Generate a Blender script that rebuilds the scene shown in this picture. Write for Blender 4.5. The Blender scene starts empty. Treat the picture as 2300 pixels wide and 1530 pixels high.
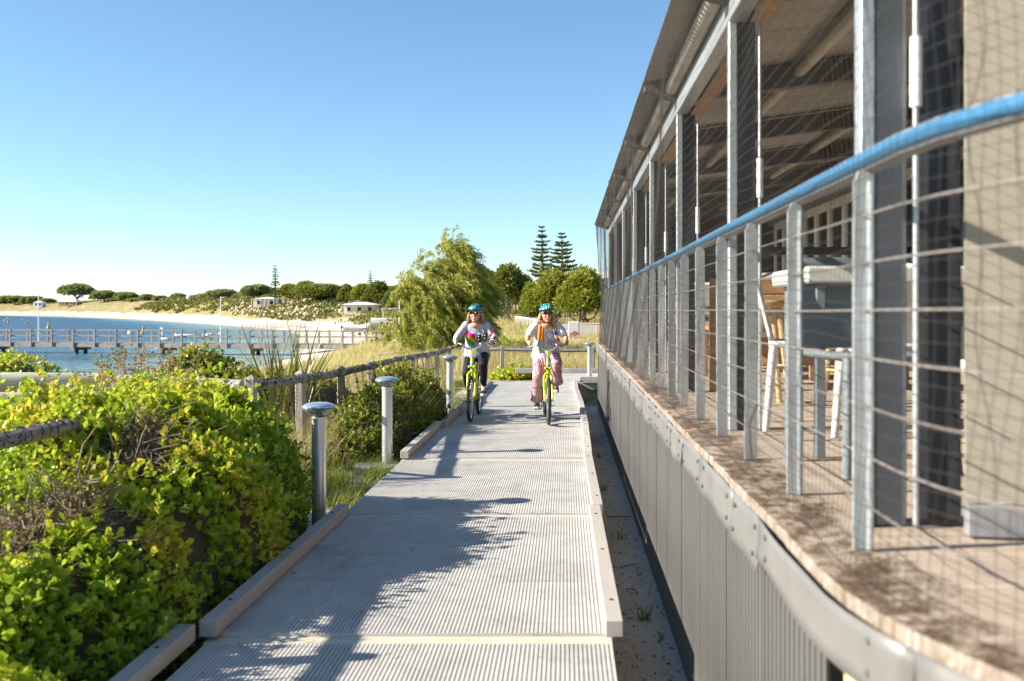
import bpy, bmesh, math, random
import numpy as np
from mathutils import Vector, Matrix

sc = bpy.context.scene
COL = sc.collection
rng = np.random.default_rng(7)
random.seed(7)

# ---------------------------------------------------------------- camera
CAM_H = 1.64
FPX = 2236.0            # focal length in pixels of a 2300 px wide picture (35 mm lens)
cam_d = bpy.data.cameras.new('camera')
cam = bpy.data.objects.new('camera', cam_d); COL.objects.link(cam)
cam.location = (0, 0, CAM_H)
cam.rotation_euler = (math.radians(90), 0, 0)
cam_d.sensor_width = 36; cam_d.lens = 35
cam_d.shift_x = -120 / 2300; cam_d.shift_y = -68 / 2300
cam_d.clip_start = 0.05; cam_d.clip_end = 9000
cam_d.dof.use_dof = True; cam_d.dof.focus_distance = 14.8; cam_d.dof.aperture_fstop = 2.8
sc.camera = cam

# ---------------------------------------------------------------- sky, sun, exposure
SUN_DIR = Vector((1.0, 0.17, -0.52)).normalized()       # direction the light travels
SUN_EL = math.asin(-SUN_DIR.z); SUN_AZ = math.atan2(-SUN_DIR.x, -SUN_DIR.y)
w = bpy.data.worlds.new('World'); sc.world = w; w.use_nodes = True
nt = w.node_tree
bg = nt.nodes['Background']
sky = nt.nodes.new('ShaderNodeTexSky'); sky.sky_type = 'NISHITA'; sky.sun_disc = False
sky.sun_elevation = SUN_EL; sky.sun_rotation = SUN_AZ
sky.altitude = 0; sky.air_density = 0.85; sky.dust_density = 0.0; sky.ozone_density = 4.2
hs = nt.nodes.new('ShaderNodeHueSaturation'); hs.inputs['Hue'].default_value = 0.491; hs.inputs['Saturation'].default_value = 0.98
nt.links.new(sky.outputs[0], hs.inputs['Color']); nt.links.new(hs.outputs[0], bg.inputs[0]); bg.inputs[1].default_value = 0.076
sd = bpy.data.lights.new('sun', 'SUN'); sd.energy = 4.5; sd.angle = math.radians(0.5); sd.color = (1.0, 0.91, 0.78)
sun = bpy.data.objects.new('sun', sd); COL.objects.link(sun)
sun.rotation_euler = SUN_DIR.to_track_quat('-Z', 'Y').to_euler()
sc.view_settings.view_transform = 'Standard'; sc.view_settings.look = 'None'
sc.view_settings.exposure = 1.45; sc.view_settings.gamma = 1.0
sc.view_settings.use_curve_mapping = False
sc.cycles.use_denoising = True
sc.cycles.max_bounces = 8; sc.cycles.transparent_max_bounces = 16
sc.cycles.caustics_reflective = False; sc.cycles.caustics_refractive = False

def P(px, py, Y):
    """photo pixel at distance Y -> world point"""
    return ((px - 1270) / FPX * Y, Y, CAM_H - (py - 697) / FPX * Y)

# ---------------------------------------------------------------- helpers
def link(o, parent=None):
    COL.objects.link(o)
    if parent is not None: o.parent = parent
    return o
def tag(o, label=None, cat=None, group=None, kind=None):
    if label: o['label'] = label
    if cat: o['category'] = cat
    if group: o['group'] = group
    if kind: o['kind'] = kind
    return o
def empty(name, loc=(0, 0, 0), rz=0.0):
    o = bpy.data.objects.new(name, None); COL.objects.link(o)
    o.empty_display_size = 0.2
    o.location = loc; o.rotation_euler = (0, 0, rz)
    return o
def inst(name, mesh, parent=None, loc=(0, 0, 0), rot=(0, 0, 0), scale=(1, 1, 1)):
    o = bpy.data.objects.new(name, mesh)
    o.location = loc; o.rotation_euler = rot; o.scale = scale
    return link(o, parent)

def np_mesh(name, V, F, mat=None, smooth=False, tint=None):
    """V (n,3), F (m,k) with one k; tint: per-vertex float"""
    me = bpy.data.meshes.new(name)
    V = np.ascontiguousarray(V, dtype=np.float32); F = np.ascontiguousarray(F, dtype=np.int32)
    n, k = F.shape
    me.vertices.add(len(V)); me.vertices.foreach_set('co', V.ravel())
    me.loops.add(n * k); me.loops.foreach_set('vertex_index', F.ravel())
    me.polygons.add(n)
    me.polygons.foreach_set('loop_start', np.arange(0, n * k, k, dtype=np.int32))
    me.polygons.foreach_set('loop_total', np.full(n, k, dtype=np.int32))
    if smooth: me.polygons.foreach_set('use_smooth', np.ones(n, dtype=bool))
    me.update(calc_edges=True)
    if tint is not None:
        a = me.attributes.new('tint', 'FLOAT', 'POINT'); a.data.foreach_set('value', np.ascontiguousarray(tint, dtype=np.float32))
    if mat: me.materials.append(mat)
    return me

class MB:
    def __init__(s): s.v = []; s.f = []
    def add(s, V, F):
        b = len(s.v); s.v += [tuple(p) for p in V]; s.f += [tuple(i + b for i in f) for f in F]
    def box(s, c, d, rz=0.0, rx=0.0, ry=0.0):
        x, y, z = d[0] / 2, d[1] / 2, d[2] / 2
        V = [Vector(p) for p in ((-x,-y,-z),(x,-y,-z),(x,y,-z),(-x,y,-z),(-x,-y,z),(x,-y,z),(x,y,z),(-x,y,z))]
        if rz or rx or ry:
            R = Matrix.Rotation(rz, 3, 'Z') @ Matrix.Rotation(ry, 3, 'Y') @ Matrix.Rotation(rx, 3, 'X')
            V = [R @ p for p in V]
        c = Vector(c)
        s.add([p + c for p in V], [(3,2,1,0),(4,5,6,7),(0,1,5,4),(1,2,6,5),(2,3,7,6),(3,0,4,7)])
        return s
    def cbox(s, c, d, b=0.006, rz=0.0, rx=0.0, ry=0.0):
        """chamfered box"""
        bm = bmesh.new(); bmesh.ops.create_cube(bm, size=1)
        for v in bm.verts: v.co = Vector((v.co.x * d[0], v.co.y * d[1], v.co.z * d[2]))
        bmesh.ops.bevel(bm, geom=bm.edges[:], offset=b, segments=1, affect='EDGES')
        R = Matrix.Rotation(rz, 3, 'Z') @ Matrix.Rotation(ry, 3, 'Y') @ Matrix.Rotation(rx, 3, 'X')
        c = Vector(c); bm.verts.index_update()
        s.add([R @ v.co + c for v in bm.verts], [[v.index for v in f.verts] for f in bm.faces]); bm.free()
        return s
    def tube(s, pts, r, n=8, cap=True, flat=None):
        pts = [Vector(p) for p in pts]; m = len(pts)
        rr = r if hasattr(r, '__len__') else [r] * m
        t0 = (pts[1] - pts[0]).normalized()
        up = Vector((0, 0, 1)) if abs(t0.z) < 0.9 else Vector((0, 1, 0))
        nrm = (up - up.dot(t0) * t0).normalized(); V = []
        for i, p in enumerate(pts):
            t = (pts[min(i + 1, m - 1)] - pts[max(i - 1, 0)]).normalized()
            nrm = (nrm - nrm.dot(t) * t).normalized(); bn = t.cross(nrm)
            for k in range(n):
                a = 2 * math.pi * k / n
                V.append(p + rr[i] * (math.cos(a) * nrm + math.sin(a) * bn * (flat or 1.0)))
        F = []
        for i in range(m - 1):
            for k in range(n):
                k2 = (k + 1) % n
                F.append((i*n+k, i*n+k2, (i+1)*n+k2, (i+1)*n+k))
        if cap: F.append(tuple(range(n))[::-1]); F.append(tuple((m-1)*n + k for k in range(n)))
        s.add(V, F); return s
    def lathe(s, prof, n=24, c=(0, 0, 0)):
        V = []; F = []; m = len(prof)
        for r, z in prof:
            for k in range(n):
                a = 2 * math.pi * k / n; V.append((c[0] + r*math.cos(a), c[1] + r*math.sin(a), c[2] + z))
        for i in range(m - 1):
            for k in range(n):
                k2 = (k + 1) % n; F.append((i*n+k, i*n+k2, (i+1)*n+k2, (i+1)*n+k))
        F.append(tuple(range(n))[::-1]); F.append(tuple((m-1)*n + k for k in range(n)))
        s.add(V, F); return s
    def ell(s, c, r, n=14, m=9, R=None):
        V = []; F = []
        c = Vector(c)
        for i in range(m + 1):
            th = math.pi * i / m
            for k in range(n):
                a = 2 * math.pi * k / n
                p = Vector((r[0]*math.sin(th)*math.cos(a), r[1]*math.sin(th)*math.sin(a), r[2]*math.cos(th)))
                V.append(c + (R @ p if R else p))
        for i in range(m):
            for k in range(n):
                k2 = (k + 1) % n
                F.append((i*n+k, (i+1)*n+k, (i+1)*n+k2, i*n+k2))
        s.add(V, F); return s
    def torus(s, c, R, r, axis='X', n=40, m=8):
        V = []; F = []
        for i in range(n):
            a = 2*math.pi*i/n
            for k in range(m):
                b = 2*math.pi*k/m; q = R + r*math.cos(b); h = r*math.sin(b)
                u, v = q*math.cos(a), q*math.sin(a)
                p = (h, u, v) if axis == 'X' else ((u, h, v) if axis == 'Y' else (u, v, h))
                V.append((c[0]+p[0], c[1]+p[1], c[2]+p[2]))
        for i in range(n):
            for k in range(m):
                i2, k2 = (i+1) % n, (k+1) % m
                F.append((i*m+k, i2*m+k, i2*m+k2, i*m+k2))
        s.add(V, F); return s
    def mesh(s, name, mat=None, smooth=False):
        me = bpy.data.meshes.new(name); me.from_pydata(s.v, [], s.f)
        bm = bmesh.new(); bm.from_mesh(me); bmesh.ops.recalc_face_normals(bm, faces=bm.faces); bm.to_mesh(me); bm.free()
        if smooth:
            me.polygons.foreach_set('use_smooth', [True] * len(me.polygons))
            me.set_sharp_from_angle(angle=math.radians(40))
        if mat: me.materials.append(mat)
        return me
    def build(s, name, mat, parent=None, smooth=False, loc=(0, 0, 0), rot=(0, 0, 0)):
        return inst(name, s.mesh(name, mat, smooth), parent, loc, rot)

# value noise --------------------------------------------------------------
_T = np.random.default_rng(3).random((256, 256))
def vnoise(x, y):
    x = np.asarray(x, float); y = np.asarray(y, float)
    xi = np.floor(x).astype(int); yi = np.floor(y).astype(int); fx = x - xi; fy = y - yi
    fx = fx*fx*(3-2*fx); fy = fy*fy*(3-2*fy)
    g = lambda a, b: _T[a & 255, b & 255]
    return (g(xi,yi)*(1-fx)+g(xi+1,yi)*fx)*(1-fy) + (g(xi,yi+1)*(1-fx)+g(xi+1,yi+1)*fx)*fy
def fbm(x, y, o=4):
    s = 0; a = .5
    for i in range(o): s = s + a*vnoise(x*2**i + 17*i, y*2**i + 31*i); a *= .5
    return s / (1 - .5**o)
def sstep(a, b, x):
    t = np.clip((np.asarray(x, float) - a) / (b - a), 0, 1); return t*t*(3-2*t)

# ---------------------------------------------------------------- materials
class NT:
    """small helper around a material node tree"""
    def __init__(s, name):
        s.m = bpy.data.materials.new(name); s.m.use_nodes = True
        s.t = s.m.node_tree; s.b = s.t.nodes['Principled BSDF']; s.out = s.t.nodes['Material Output']
    def n(s, kind, **kw):
        nd = s.t.nodes.new('ShaderNode' + kind)
        for k, v in kw.items(): setattr(nd, k, v)
        return nd
    def l(s, a, b): s.t.links.new(a, b)
    def coord(s, kind='Object', jitter=True):
        tc = s.n('TexCoord'); o = tc.outputs[kind]
        if jitter:
            oi = s.n('ObjectInfo'); mul = s.n('VectorMath', operation='SCALE'); cb = s.n('CombineXYZ')
            for i in range(3): s.l(oi.outputs['Random'], cb.inputs[i])
            s.l(cb.outputs[0], mul.inputs[0]); mul.inputs['Scale'].default_value = 37.0
            ad = s.n('VectorMath', operation='ADD'); s.l(o, ad.inputs[0]); s.l(mul.outputs[0], ad.inputs[1]); o = ad.outputs[0]
        return o
    def noise(s, vec, scale, detail=4, rough=.6, stretch=None):
        if stretch:
            mp = s.n('Mapping'); mp.inputs['Scale'].default_value = stretch; s.l(vec, mp.inputs[0]); vec = mp.outputs[0]
        nz = s.n('TexNoise'); nz.inputs['Scale'].default_value = scale; nz.inputs['Detail'].default_value = detail
        nz.inputs['Roughness'].default_value = rough; s.l(vec, nz.inputs['Vector']); return nz.outputs['Fac']
    def ramp(s, fac, stops, interp='LINEAR'):
        r = s.n('ValToRGB'); cr = r.color_ramp; cr.interpolation = interp
        while len(cr.elements) < len(stops): cr.elements.new(0.5)
        for e, (p, c) in zip(cr.elements, stops): e.position = p; e.color = (*c, 1)
        s.l(fac, r.inputs[0]); return r.outputs[0]
    def mix(s, fac, a, b, mode='MIX'):
        m = s.n('MixRGB', blend_type=mode)
        for sock, v in ((m.inputs[0], fac), (m.inputs[1], a), (m.inputs[2], b)):
            if isinstance(v, (int, float)): sock.default_value = v
            elif isinstance(v, tuple): sock.default_value = (*v, 1)
            else: s.l(v, sock)
        return m.outputs[0]
    def math(s, op, a, b=None, c=None):
        m = s.n('Math', operation=op)
        for i, v in enumerate((a, b, c)):
            if v is None: continue
            if isinstance(v, (int, float)): m.inputs[i].default_value = v
            else: s.l(v, m.inputs[i])
        return m.outputs[0]
    def maprange(s, v, a, b, c=0., d=1.):
        m = s.n('MapRange', interpolation_type='SMOOTHSTEP'); s.l(v, m.inputs[0])
        for i, q in enumerate((a, b, c, d)): m.inputs[i+1].default_value = q
        return m.outputs[0]
    def bump(s, h, strength=.3, dist=.01, nrm=None):
        b = s.n('Bump'); b.inputs['Strength'].default_value = strength; b.inputs['Distance'].default_value = dist
        s.l(h, b.inputs['Height'])
        if nrm: s.l(nrm, b.inputs['Normal'])
        return b.outputs[0]
    def done(s, col, rough=.7, metal=0., nrm=None, spec=None):
        B = s.b
        if isinstance(col, tuple): B.inputs['Base Color'].default_value = (*col, 1)
        else: s.l(col, B.inputs['Base Color'])
        if isinstance(rough, (int, float)): B.inputs['Roughness'].default_value = rough
        else: s.l(rough, B.inputs['Roughness'])
        B.inputs['Metallic'].default_value = metal
        if spec is not None: B.inputs['Specular IOR Level'].default_value = spec
        if nrm: s.l(nrm, B.inputs['Normal'])
        return s.m

def mat(name, col, rough=.7, metal=0., var=.25, scale=6., bump=.15, bscale=60., bdist=.004, col2=None, stretch=None, spec=None, per_obj=.12):
    t = NT(name); co = t.coord()
    a = t.noise(co, scale, 5, .65, stretch)
    c2 = col2 or tuple(c * (1 - var) for c in col); c1 = tuple(min(1, c * (1 + var * .5)) for c in col) if not col2 else col
    c = t.ramp(a, [(.3, c2), (.7, c1)])
    if per_obj:
        oi = t.n('ObjectInfo'); g = t.maprange(oi.outputs['Random'], 0, 1, 1 - per_obj, 1 + per_obj)
        cb = t.n('CombineColor'); [t.l(g, cb.inputs[i]) for i in range(3)]
        c = t.mix(1.0, c, cb.outputs[0], 'MULTIPLY')
    r = t.maprange(a, .2, .8, min(1, rough + .12), max(.03, rough - .1))
    n = t.bump(t.noise(co, bscale, 4, .6, stretch), bump, bdist) if bump else None
    return t.done(c, r, metal, n, spec)

def leaf_mat(name, stops, rough=.42, transl=.3, spec=.4):
    t = NT(name)
    at = t.n('Attribute', attribute_name='tint'); c = t.ramp(at.outputs['Fac'], stops)
    t.done(c, rough, 0, None, spec)
    tr = t.n('BsdfTranslucent'); t.l(t.mix(.35, c, (.75, .8, .1)), tr.inputs[0])
    ms = t.n('MixShader'); ms.inputs[0].default_value = transl
    t.l(t.b.outputs[0], ms.inputs[1]); t.l(tr.outputs[0], ms.inputs[2]); t.l(ms.outputs[0], t.out.inputs[0])
    return t.m

M = {}
M['kerb'] = mat('kerb_composite', (.44, .40, .36), .75, var=.12, scale=3, bump=.2, bscale=90, stretch=(4, .6, 4))
M['strip'] = mat('cream_strip', (.66, .60, .48), .7, var=.12, scale=5, bump=.1)
M['screw'] = mat('dark_screw', (.12, .11, .10), .4, .6, var=.2, bump=0)
M['grating'] = None
M['galv'] = mat('galvanised_steel', (.52, .55, .56), .42, .55, var=.3, scale=30, bump=.08, bscale=120, bdist=.002)
M['galv_matt'] = mat('weathered_galvanised', (.50, .52, .52), .55, .35, var=.35, scale=14, bump=.12, bscale=80, bdist=.002, stretch=(1, 1, .25))
M['timber'] = mat('weathered_timber', (.36, .32, .27), .85, var=.45, scale=5, bump=.5, bscale=22, bdist=.006, stretch=(5, 5, .7))
M['rail_timber'] = mat('rail_timber', (.30, .27, .24), .85, var=.45, scale=5, bump=.5, bscale=22, bdist=.006, stretch=(5, .7, 5))
M['charcoal'] = mat('charcoal_steel', (.035, .036, .042), .45, .2, var=.2, scale=8, bump=.05)
M['black'] = mat('black_plastic', (.02, .02, .022), .5, var=.2, bump=0)
M['white'] = mat('white_paint', (.78, .77, .74), .5, var=.08, scale=4, bump=.05)
# ================================================================ ground and sea
SEA_Z = -2.3
SHORE = np.array([(-3000,900),(-900,840),(-454,780),(-294,590),(-182,420),(-110,294),(-70,220),(-55,190),(-42,155),(-34,125),
                  (-28,100),(-24,82),(-21,65),(-20,50),(-21,30),(-26,10),(-45,-30),(-60,-200)], float)
def shore_dist(x, y):
    x = np.asarray(x, float); y = np.asarray(y, float)
    d = np.full(x.shape, 1e9)
    for a, b in zip(SHORE[:-1], SHORE[1:]):
        ab = b - a; t = np.clip(((x-a[0])*ab[0] + (y-a[1])*ab[1]) / (ab @ ab), 0, 1)
        d = np.minimum(d, np.hypot(x - a[0] - t*ab[0], y - a[1] - t*ab[1]))
    poly = np.vstack([SHORE, [(-3000, -200)]]); ins = np.zeros(x.shape, bool)
    for i in range(len(poly)):
        (x1, y1), (x2, y2) = poly[i], poly[(i+1) % len(poly)]
        if y1 == y2: continue
        c = ((y1 > y) != (y2 > y)) & (x < (x2-x1)*(y-y1)/(y2-y1) + x1); ins ^= c
    return np.where(ins, -d, d)
def height(x, y):
    x = np.asarray(x, float); y = np.asarray(y, float)
    d = shore_dist(x, y) + (fbm(x*.08, y*.08) - .5) * 3 * sstep(30, 80, y)
    near = np.interp(d, [-30,0,3,7,12,16,30,60], [-5,-2.3,-2.0,-1.3,-.55,-.22,-.15,.5])
    mid = np.interp(d, [-30,0,6,10,15,24,50,100], [-5,-2.3,-1.5,-.5,1.1,1.7,2.0,2.4])
    far = np.interp(d, [-30,0,5,9,15,26,45,90,200,600], [-5,-2.3,-1.3,1.0,3.9,6.4,8.4,9.6,10,11])
    t1 = sstep(42, 100, y); t2 = sstep(200, 330, y)
    h = near*(1-t1) + (mid*(1-t2) + far*t2)*t1
    b = sstep(12, 24, d)
    h = h + b*((fbm(x*.12, y*.12)-.5)*1.1*sstep(28, 60, y) + (fbm(x*.05+9, y*.05)-.5)*2.5*sstep(90, 200, y))
    h = h + b*(fbm(x*.9, y*.9)-.5)*.14
    # graded sand beside the boardwalk and under the pavilion
    pad = sstep(-2.6, -1.9, x)*sstep(27, 24, y)
    h = h*(1-pad) + pad*(-.2 - .14*sstep(-1.0, .1, x) + (fbm(x*2, y*2)-.5)*.05)
    return h
def hz(x, y): return float(height(np.array([x]), np.array([y]))[0])

def steps(lo, hi, fine_lo, fine_hi, s, g):
    a = list(np.arange(fine_lo, fine_hi + 1e-6, s)); st = s; v = a[-1]
    while v < hi: st *= g; v += st; a.append(v)
    st = s; v = a[0]
    while v > lo: st *= g; v -= st; a.insert(0, v)
    return np.array(a)
gx = steps(-3200, 1500, -24, 6, .3, 1.045); gy = steps(-60, 4500, 2, 60, .35, 1.028)
GX, GY = np.meshgrid(gx, gy, indexing='ij'); GZ = height(GX, GY)
nxg, nyg = len(gx), len(gy)
idx = np.arange(nxg*nyg).reshape(nxg, nyg)
Fg = np.stack([idx[:-1,:-1], idx[1:,:-1], idx[1:,1:], idx[:-1,1:]], -1).reshape(-1, 4)
SD = shore_dist(GX, GY)
padm = sstep(-2.75, -2.35, GX)*sstep(26.5, 25, GY)*sstep(6, 4.5, GX)
SD = SD*(1 + .9*sstep(105, 80, GY) + .35*sstep(110, 170, GY) + .6*sstep(200, 280, GY))
SD = np.where(SD > 9, SD*(1 - padm) + 9.3*padm, SD)
t = NT('sand_and_scrub'); co = t.coord('Object', False)
at = t.n('Attribute', attribute_name='tint'); sdv = at.outputs['Fac']
n1 = t.noise(co, .09, 6, .62); n2 = t.noise(co, 1.3, 6, .7); n3 = t.noise(co, 22, 4, .7)
sand = t.ramp(n2, [(.25, (.48, .41, .32)), (.6, (.62, .55, .455)), (.8, (.69, .63, .54))])
sand = t.mix(t.maprange(n3, .58, .75), sand, (.34, .28, .22))
scrub = t.ramp(t.noise(co, .5, 6, .72), [(.3, (.09, .10, .025)), (.46, (.24, .21, .08)), (.6, (.40, .32, .16)), (.75, (.48, .40, .22))])
veg = t.maprange(t.math('ADD', sdv, t.math('MULTIPLY', n1, 11.)), 17, 22)
veg = t.math('MULTIPLY', veg, t.maprange(t.noise(co, .10, 5, .7), .30, .40))
wrack = t.math('MULTIPLY', t.maprange(t.noise(co, .12, 6, .75, (.6, 3.5, 1)), .5, .62), t.math('MULTIPLY', t.maprange(sdv, .5, 2.), t.maprange(sdv, 9, 4)))
c = t.mix(veg, sand, scrub); c = t.mix(t.math('MULTIPLY', wrack, .75), c, (.20, .13, .08))
wet = t.maprange(sdv, 2.2, .2); c = t.mix(t.math('MULTIPLY', wet, .55), c, (.30, .25, .18))
M['ground'] = t.done(c, .95, 0, t.bump(t.math('ADD', n2, t.math('MULTIPLY', n3, .3)), .6, .05), .2)
ground = inst('ground', np_mesh('ground', np.stack([GX, GY, GZ], -1).reshape(-1, 3), Fg, M['ground'], True, SD.ravel()))
tag(ground, kind='structure')

# sea: one sheet, ripples as relief; paler over the sandy shallows
wx = steps(-3200, 10, -60, 4, 1.2, 1.06); wy = steps(-60, 1300, 20, 130, 1.2, 1.05)
WX, WY = np.meshgrid(wx, wy, indexing='ij'); idx = np.arange(WX.size).reshape(WX.shape)
Fw = np.stack([idx[:-1,:-1], idx[1:,:-1], idx[1:,1:], idx[:-1,1:]], -1).reshape(-1, 4)
t = NT('sea_water'); co = t.coord('Object', False)
at = t.n('Attribute', attribute_name='tint')
a1 = t.noise(co, .035, 4, .6, (.5, 1.6, 1)); dist = t.math('ADD', at.outputs['Fac'], t.math('MULTIPLY', t.math('SUBTRACT', a1, .5), 26.))
c = t.ramp(t.maprange(dist, -60, 0), [(0., (.004, .045, .12)), (.6, (.007, .068, .155)), (.84, (.022, .14, .21)), (.96, (.16, .30, .31)), (1., (.36, .42, .38))])
wv = t.noise(co, .5, 6, .68, (.7, 1.5, 1)); wv2 = t.noise(co, .12, 3, .5, (.7, 1.6, 1))
hgt = t.math('ADD', wv, t.math('MULTIPLY', wv2, 2.2))
c = t.mix(t.maprange(wv, .66, .78), c, (.30, .40, .45))
M['sea'] = t.done(c, .26, 0, t.bump(hgt, 1.0, 1.6), .2)
sea = inst('sea', np_mesh('sea', np.stack([WX, WY, np.full(WX.shape, SEA_Z + .12)], -1).reshape(-1, 3), Fw, M['sea'], True, shore_dist(WX, WY).ravel()))
tag(sea, kind='structure')

# ================================================================ boardwalk
XL, XR = -1.775, 0.225
t = NT('grp_grating'); co = t.coord('Object')
a = t.noise(co, 2.2, 6, .75); g = t.noise(co, 160, 2, .6)
c = t.ramp(a, [(.3, (.43, .42, .40)), (.55, (.56, .545, .515)), (.75, (.62, .59, .545))])
c = t.mix(t.maprange(g, .6, .8), c, (.25, .24, .22)); st = t.noise(co, .9, 6, .8); c = t.mix(t.math('MULTIPLY', t.maprange(st, .52, .68), .45), c, (.27, .255, .23))
M['grating'] = t.done(c, .85, 0, t.bump(g, .4, .002), .25)
def grating_mesh(wd, ln, p=.0215, lw=.0125, cw=.0095):
    mb = MB(); n = int(round(wd / p))
    for i in range(n + 1): mb.box((i*wd/n, ln/2, -.015), (lw, ln, .03))
    m = int(round(ln / p))
    for j in range(m + 1): mb.box((wd/2, .004 + j*(ln-.008)/m, -.0165), (wd, cw, .028))
    return mb.mesh('grating_panel', M['grating'])
GR = grating_mesh(XR - XL, .955)
boardwalk = empty('boardwalk', (XL, 2, -.2)); tag(boardwalk, kind='structure')
def bw(o):      # parent with world placement kept
    o.parent = boardwalk; o.matrix_parent_inverse = Matrix.Translation((-XL, -2, .2)); return o
strip_me = MB().cbox((1.0, 0, -.032), (2.04, .115, .04), .004).mesh('cross_strip', M['strip'])
joist_me = MB().box((0, 0, 0), (.09, 3.0, .12)).mesh('joist', M['timber'])
for k in range(-1, 6):
    y0 = 5.0 + 3*k; dx = (0, .012, -.01, 0, .02, .045, .02)[k+1]; dz = (-.012, 0, -.006, .004, 0, -.004, 0)[k+1]
    for j in range(3):
        bw(inst('grating_panel', GR, None, (XL + dx, y0 + .06 + j*.96, dz + random.uniform(-.0015, .0015))))
    bw(inst('cross_strip', strip_me, None, (XL + dx - .02, y0, -.004)))
    for jx in (XL + .15, XL + 1.0, XR - .15): bw(inst('joist', joist_me, None, (jx, y0 + 1.5, -.115)))
# landing that turns right behind the pavilion
for j in range(3):
    bw(inst('grating_panel', GR, None, (-.55, 23.06 + j*.96, 0), (0, 0, 0)))
    bw(inst('grating_panel', GR, None, (1.48, 23.06 + j*.96, 0), (0, 0, 0)))
bw(inst('cross_strip', strip_me, None, (XL, 23.0, -.004)))
KM = {}
def kerb(x0, y0, x1, y1, h=.085, wd=.088, base=.0, screws=(.12, .5, .88)):
    ln = math.hypot(x1-x0, y1-y0); key = (round(ln, 2), h)
    if key not in KM: KM[key] = MB().cbox((0, 0, h/2), (wd, ln, h), .004).mesh('kerb_board', M['kerb'])
    o = bw(inst('kerb_board', KM[key], None, ((x0+x1)/2, (y0+y1)/2, base + .003), (0, 0, -math.atan2(x1-x0, y1-y0))))
    for f in screws:
        s = inst('screw', SCREW, o, (random.uniform(-.012, .012), (f-.5)*ln, h + .0005))
SCREW = MB().lathe([(.011, 0), (.011, .003), (.007, .006)], 8).mesh('screw', M['screw'])
lx = XL - .015
kerb(lx - .085, 2.0, lx - .085, 4.93)
kerb(lx, 4.98, lx + .01, 7.98)
kerb(lx + .01, 11.0, lx + .005, 13.95)
kerb(lx + .085, 13.98, lx + .085, 16.95); kerb(lx + .07, 16.98, lx + .11, 19.95); kerb(lx + .11, 19.98, lx + .10, 22.0)
rx = XR + .02
kerb(rx, 4.98, rx - .012, 7.95); kerb(rx + .012, 7.98, rx + .0, 10.95); kerb(rx + .006, 10.98, rx + .03, 13.95)
kerb(rx + .03, 13.98, rx + .02, 16.95); kerb(rx + .02, 16.98, rx - .03, 19.95); kerb(rx - .03, 19.98, rx - .02, 22.7)
kerb(-1.3, 25.95, .1, 26.0, .12); kerb(.12, 25.98, 1.5, 26.05, .12); kerb(1.52, 26.05, 3.4, 26.1, .12)
kerb(.33, 22.75, 1.8, 22.75, .12)
beam = MB().cbox((.9, 22.85, -.1), (1.5, .1, .16), .006).build('edge_beam', M['kerb']); bw(beam)

# ---------------------------------------------------------------- bollard lights
M['lens'] = None
t = NT('clear_lens'); t.b.inputs['Transmission Weight'].default_value = .75; t.b.inputs['IOR'].default_value = 1.35
M['lens'] = t.done((.86, .90, .90), .12)
M['dome'] = mat('polished_dome', (.70, .74, .76), .16, .75, var=.08, bump=0, per_obj=0)
M['bol'] = mat('satin_aluminium', (.60, .61, .61), .38, .55, var=.1, scale=4, bump=.05)
BOL = {}
def bollard(x, y, zb, ztop, label):
    o = empty('bollard_light', (x, y, zb)); H = ztop - zb
    tag(o, label, 'bollard light', 'bollard lights along the boardwalk')
    mb = MB(); n = 40; V = []; prof = []
    for k in range(n):
        a = 2*math.pi*k/n; g = .008 if (k % 10) in (4, 5) else 0
        prof.append(((.059 - g)*math.cos(a), (.059 - g)*math.sin(a)))
    V = [(px, py, 0) for px, py in prof] + [(px, py, H - .115) for px, py in prof]
    F = [(k, (k+1) % n, n + (k+1) % n, n + k) for k in range(n)] + [tuple(range(n, 2*n))]
    mb.add(V, F); mb.build('post', M['bol'], o, True)
    MB().lathe([(.064, H-.119), (.064, H-.105), (.05, H-.098)], 24).build('collar', M['bol'], o, True)
    MB().lathe([(.026, H-.1), (.026, H-.05), (.05, H-.035), (.08, H-.03)], 20).build('lamp_core', M['white'], o, True)
    MB().lathe([(.055, H-.098), (.075, H-.085), (.125, H-.045), (.134, H-.036), (.134, H-.03), (.12, H-.029), (.06, H-.08)], 32).build('lens', M['lens'], o, True)
    MB().lathe([(.13, H-.0285), (.137, H-.022), (.133, H-.012), (.11, H+.004), (.07, H+.014), (.02, H+.018)], 32).build('lamp_head', M['dome'], o, True)
    return o
bollard(-2.066, 8.34, hz(-2.066, 8.34) - .05, .853, 'nearest bollard light, standing at the edge of the big green shrub')
bollard(-2.03, 11.34, hz(-2.03, 11.34) - .02, .868, 'bollard light on a concrete pad, second nearest along the boardwalk')
bollard(-1.96, 16.9, hz(-1.96, 16.9) - .05, .865, 'bollard light just left of the rider in the grey sweatshirt')
bollard(.60, 24.6, -.3, .84, 'farthest bollard light, on the right by the pavilion corner')
pad = MB().cbox((0, 0, 0), (.5, .42, .16), .015).build('concrete_pad', mat('concrete', (.42, .40, .36), .9, var=.2, scale=9, bump=.4), None, loc=(-2.14, 11.28, hz(-2.1, 11.3) + .01), rot=(0, 0, .1))
tag(pad, 'low concrete footing under the second bollard light', 'concrete pad')
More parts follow.
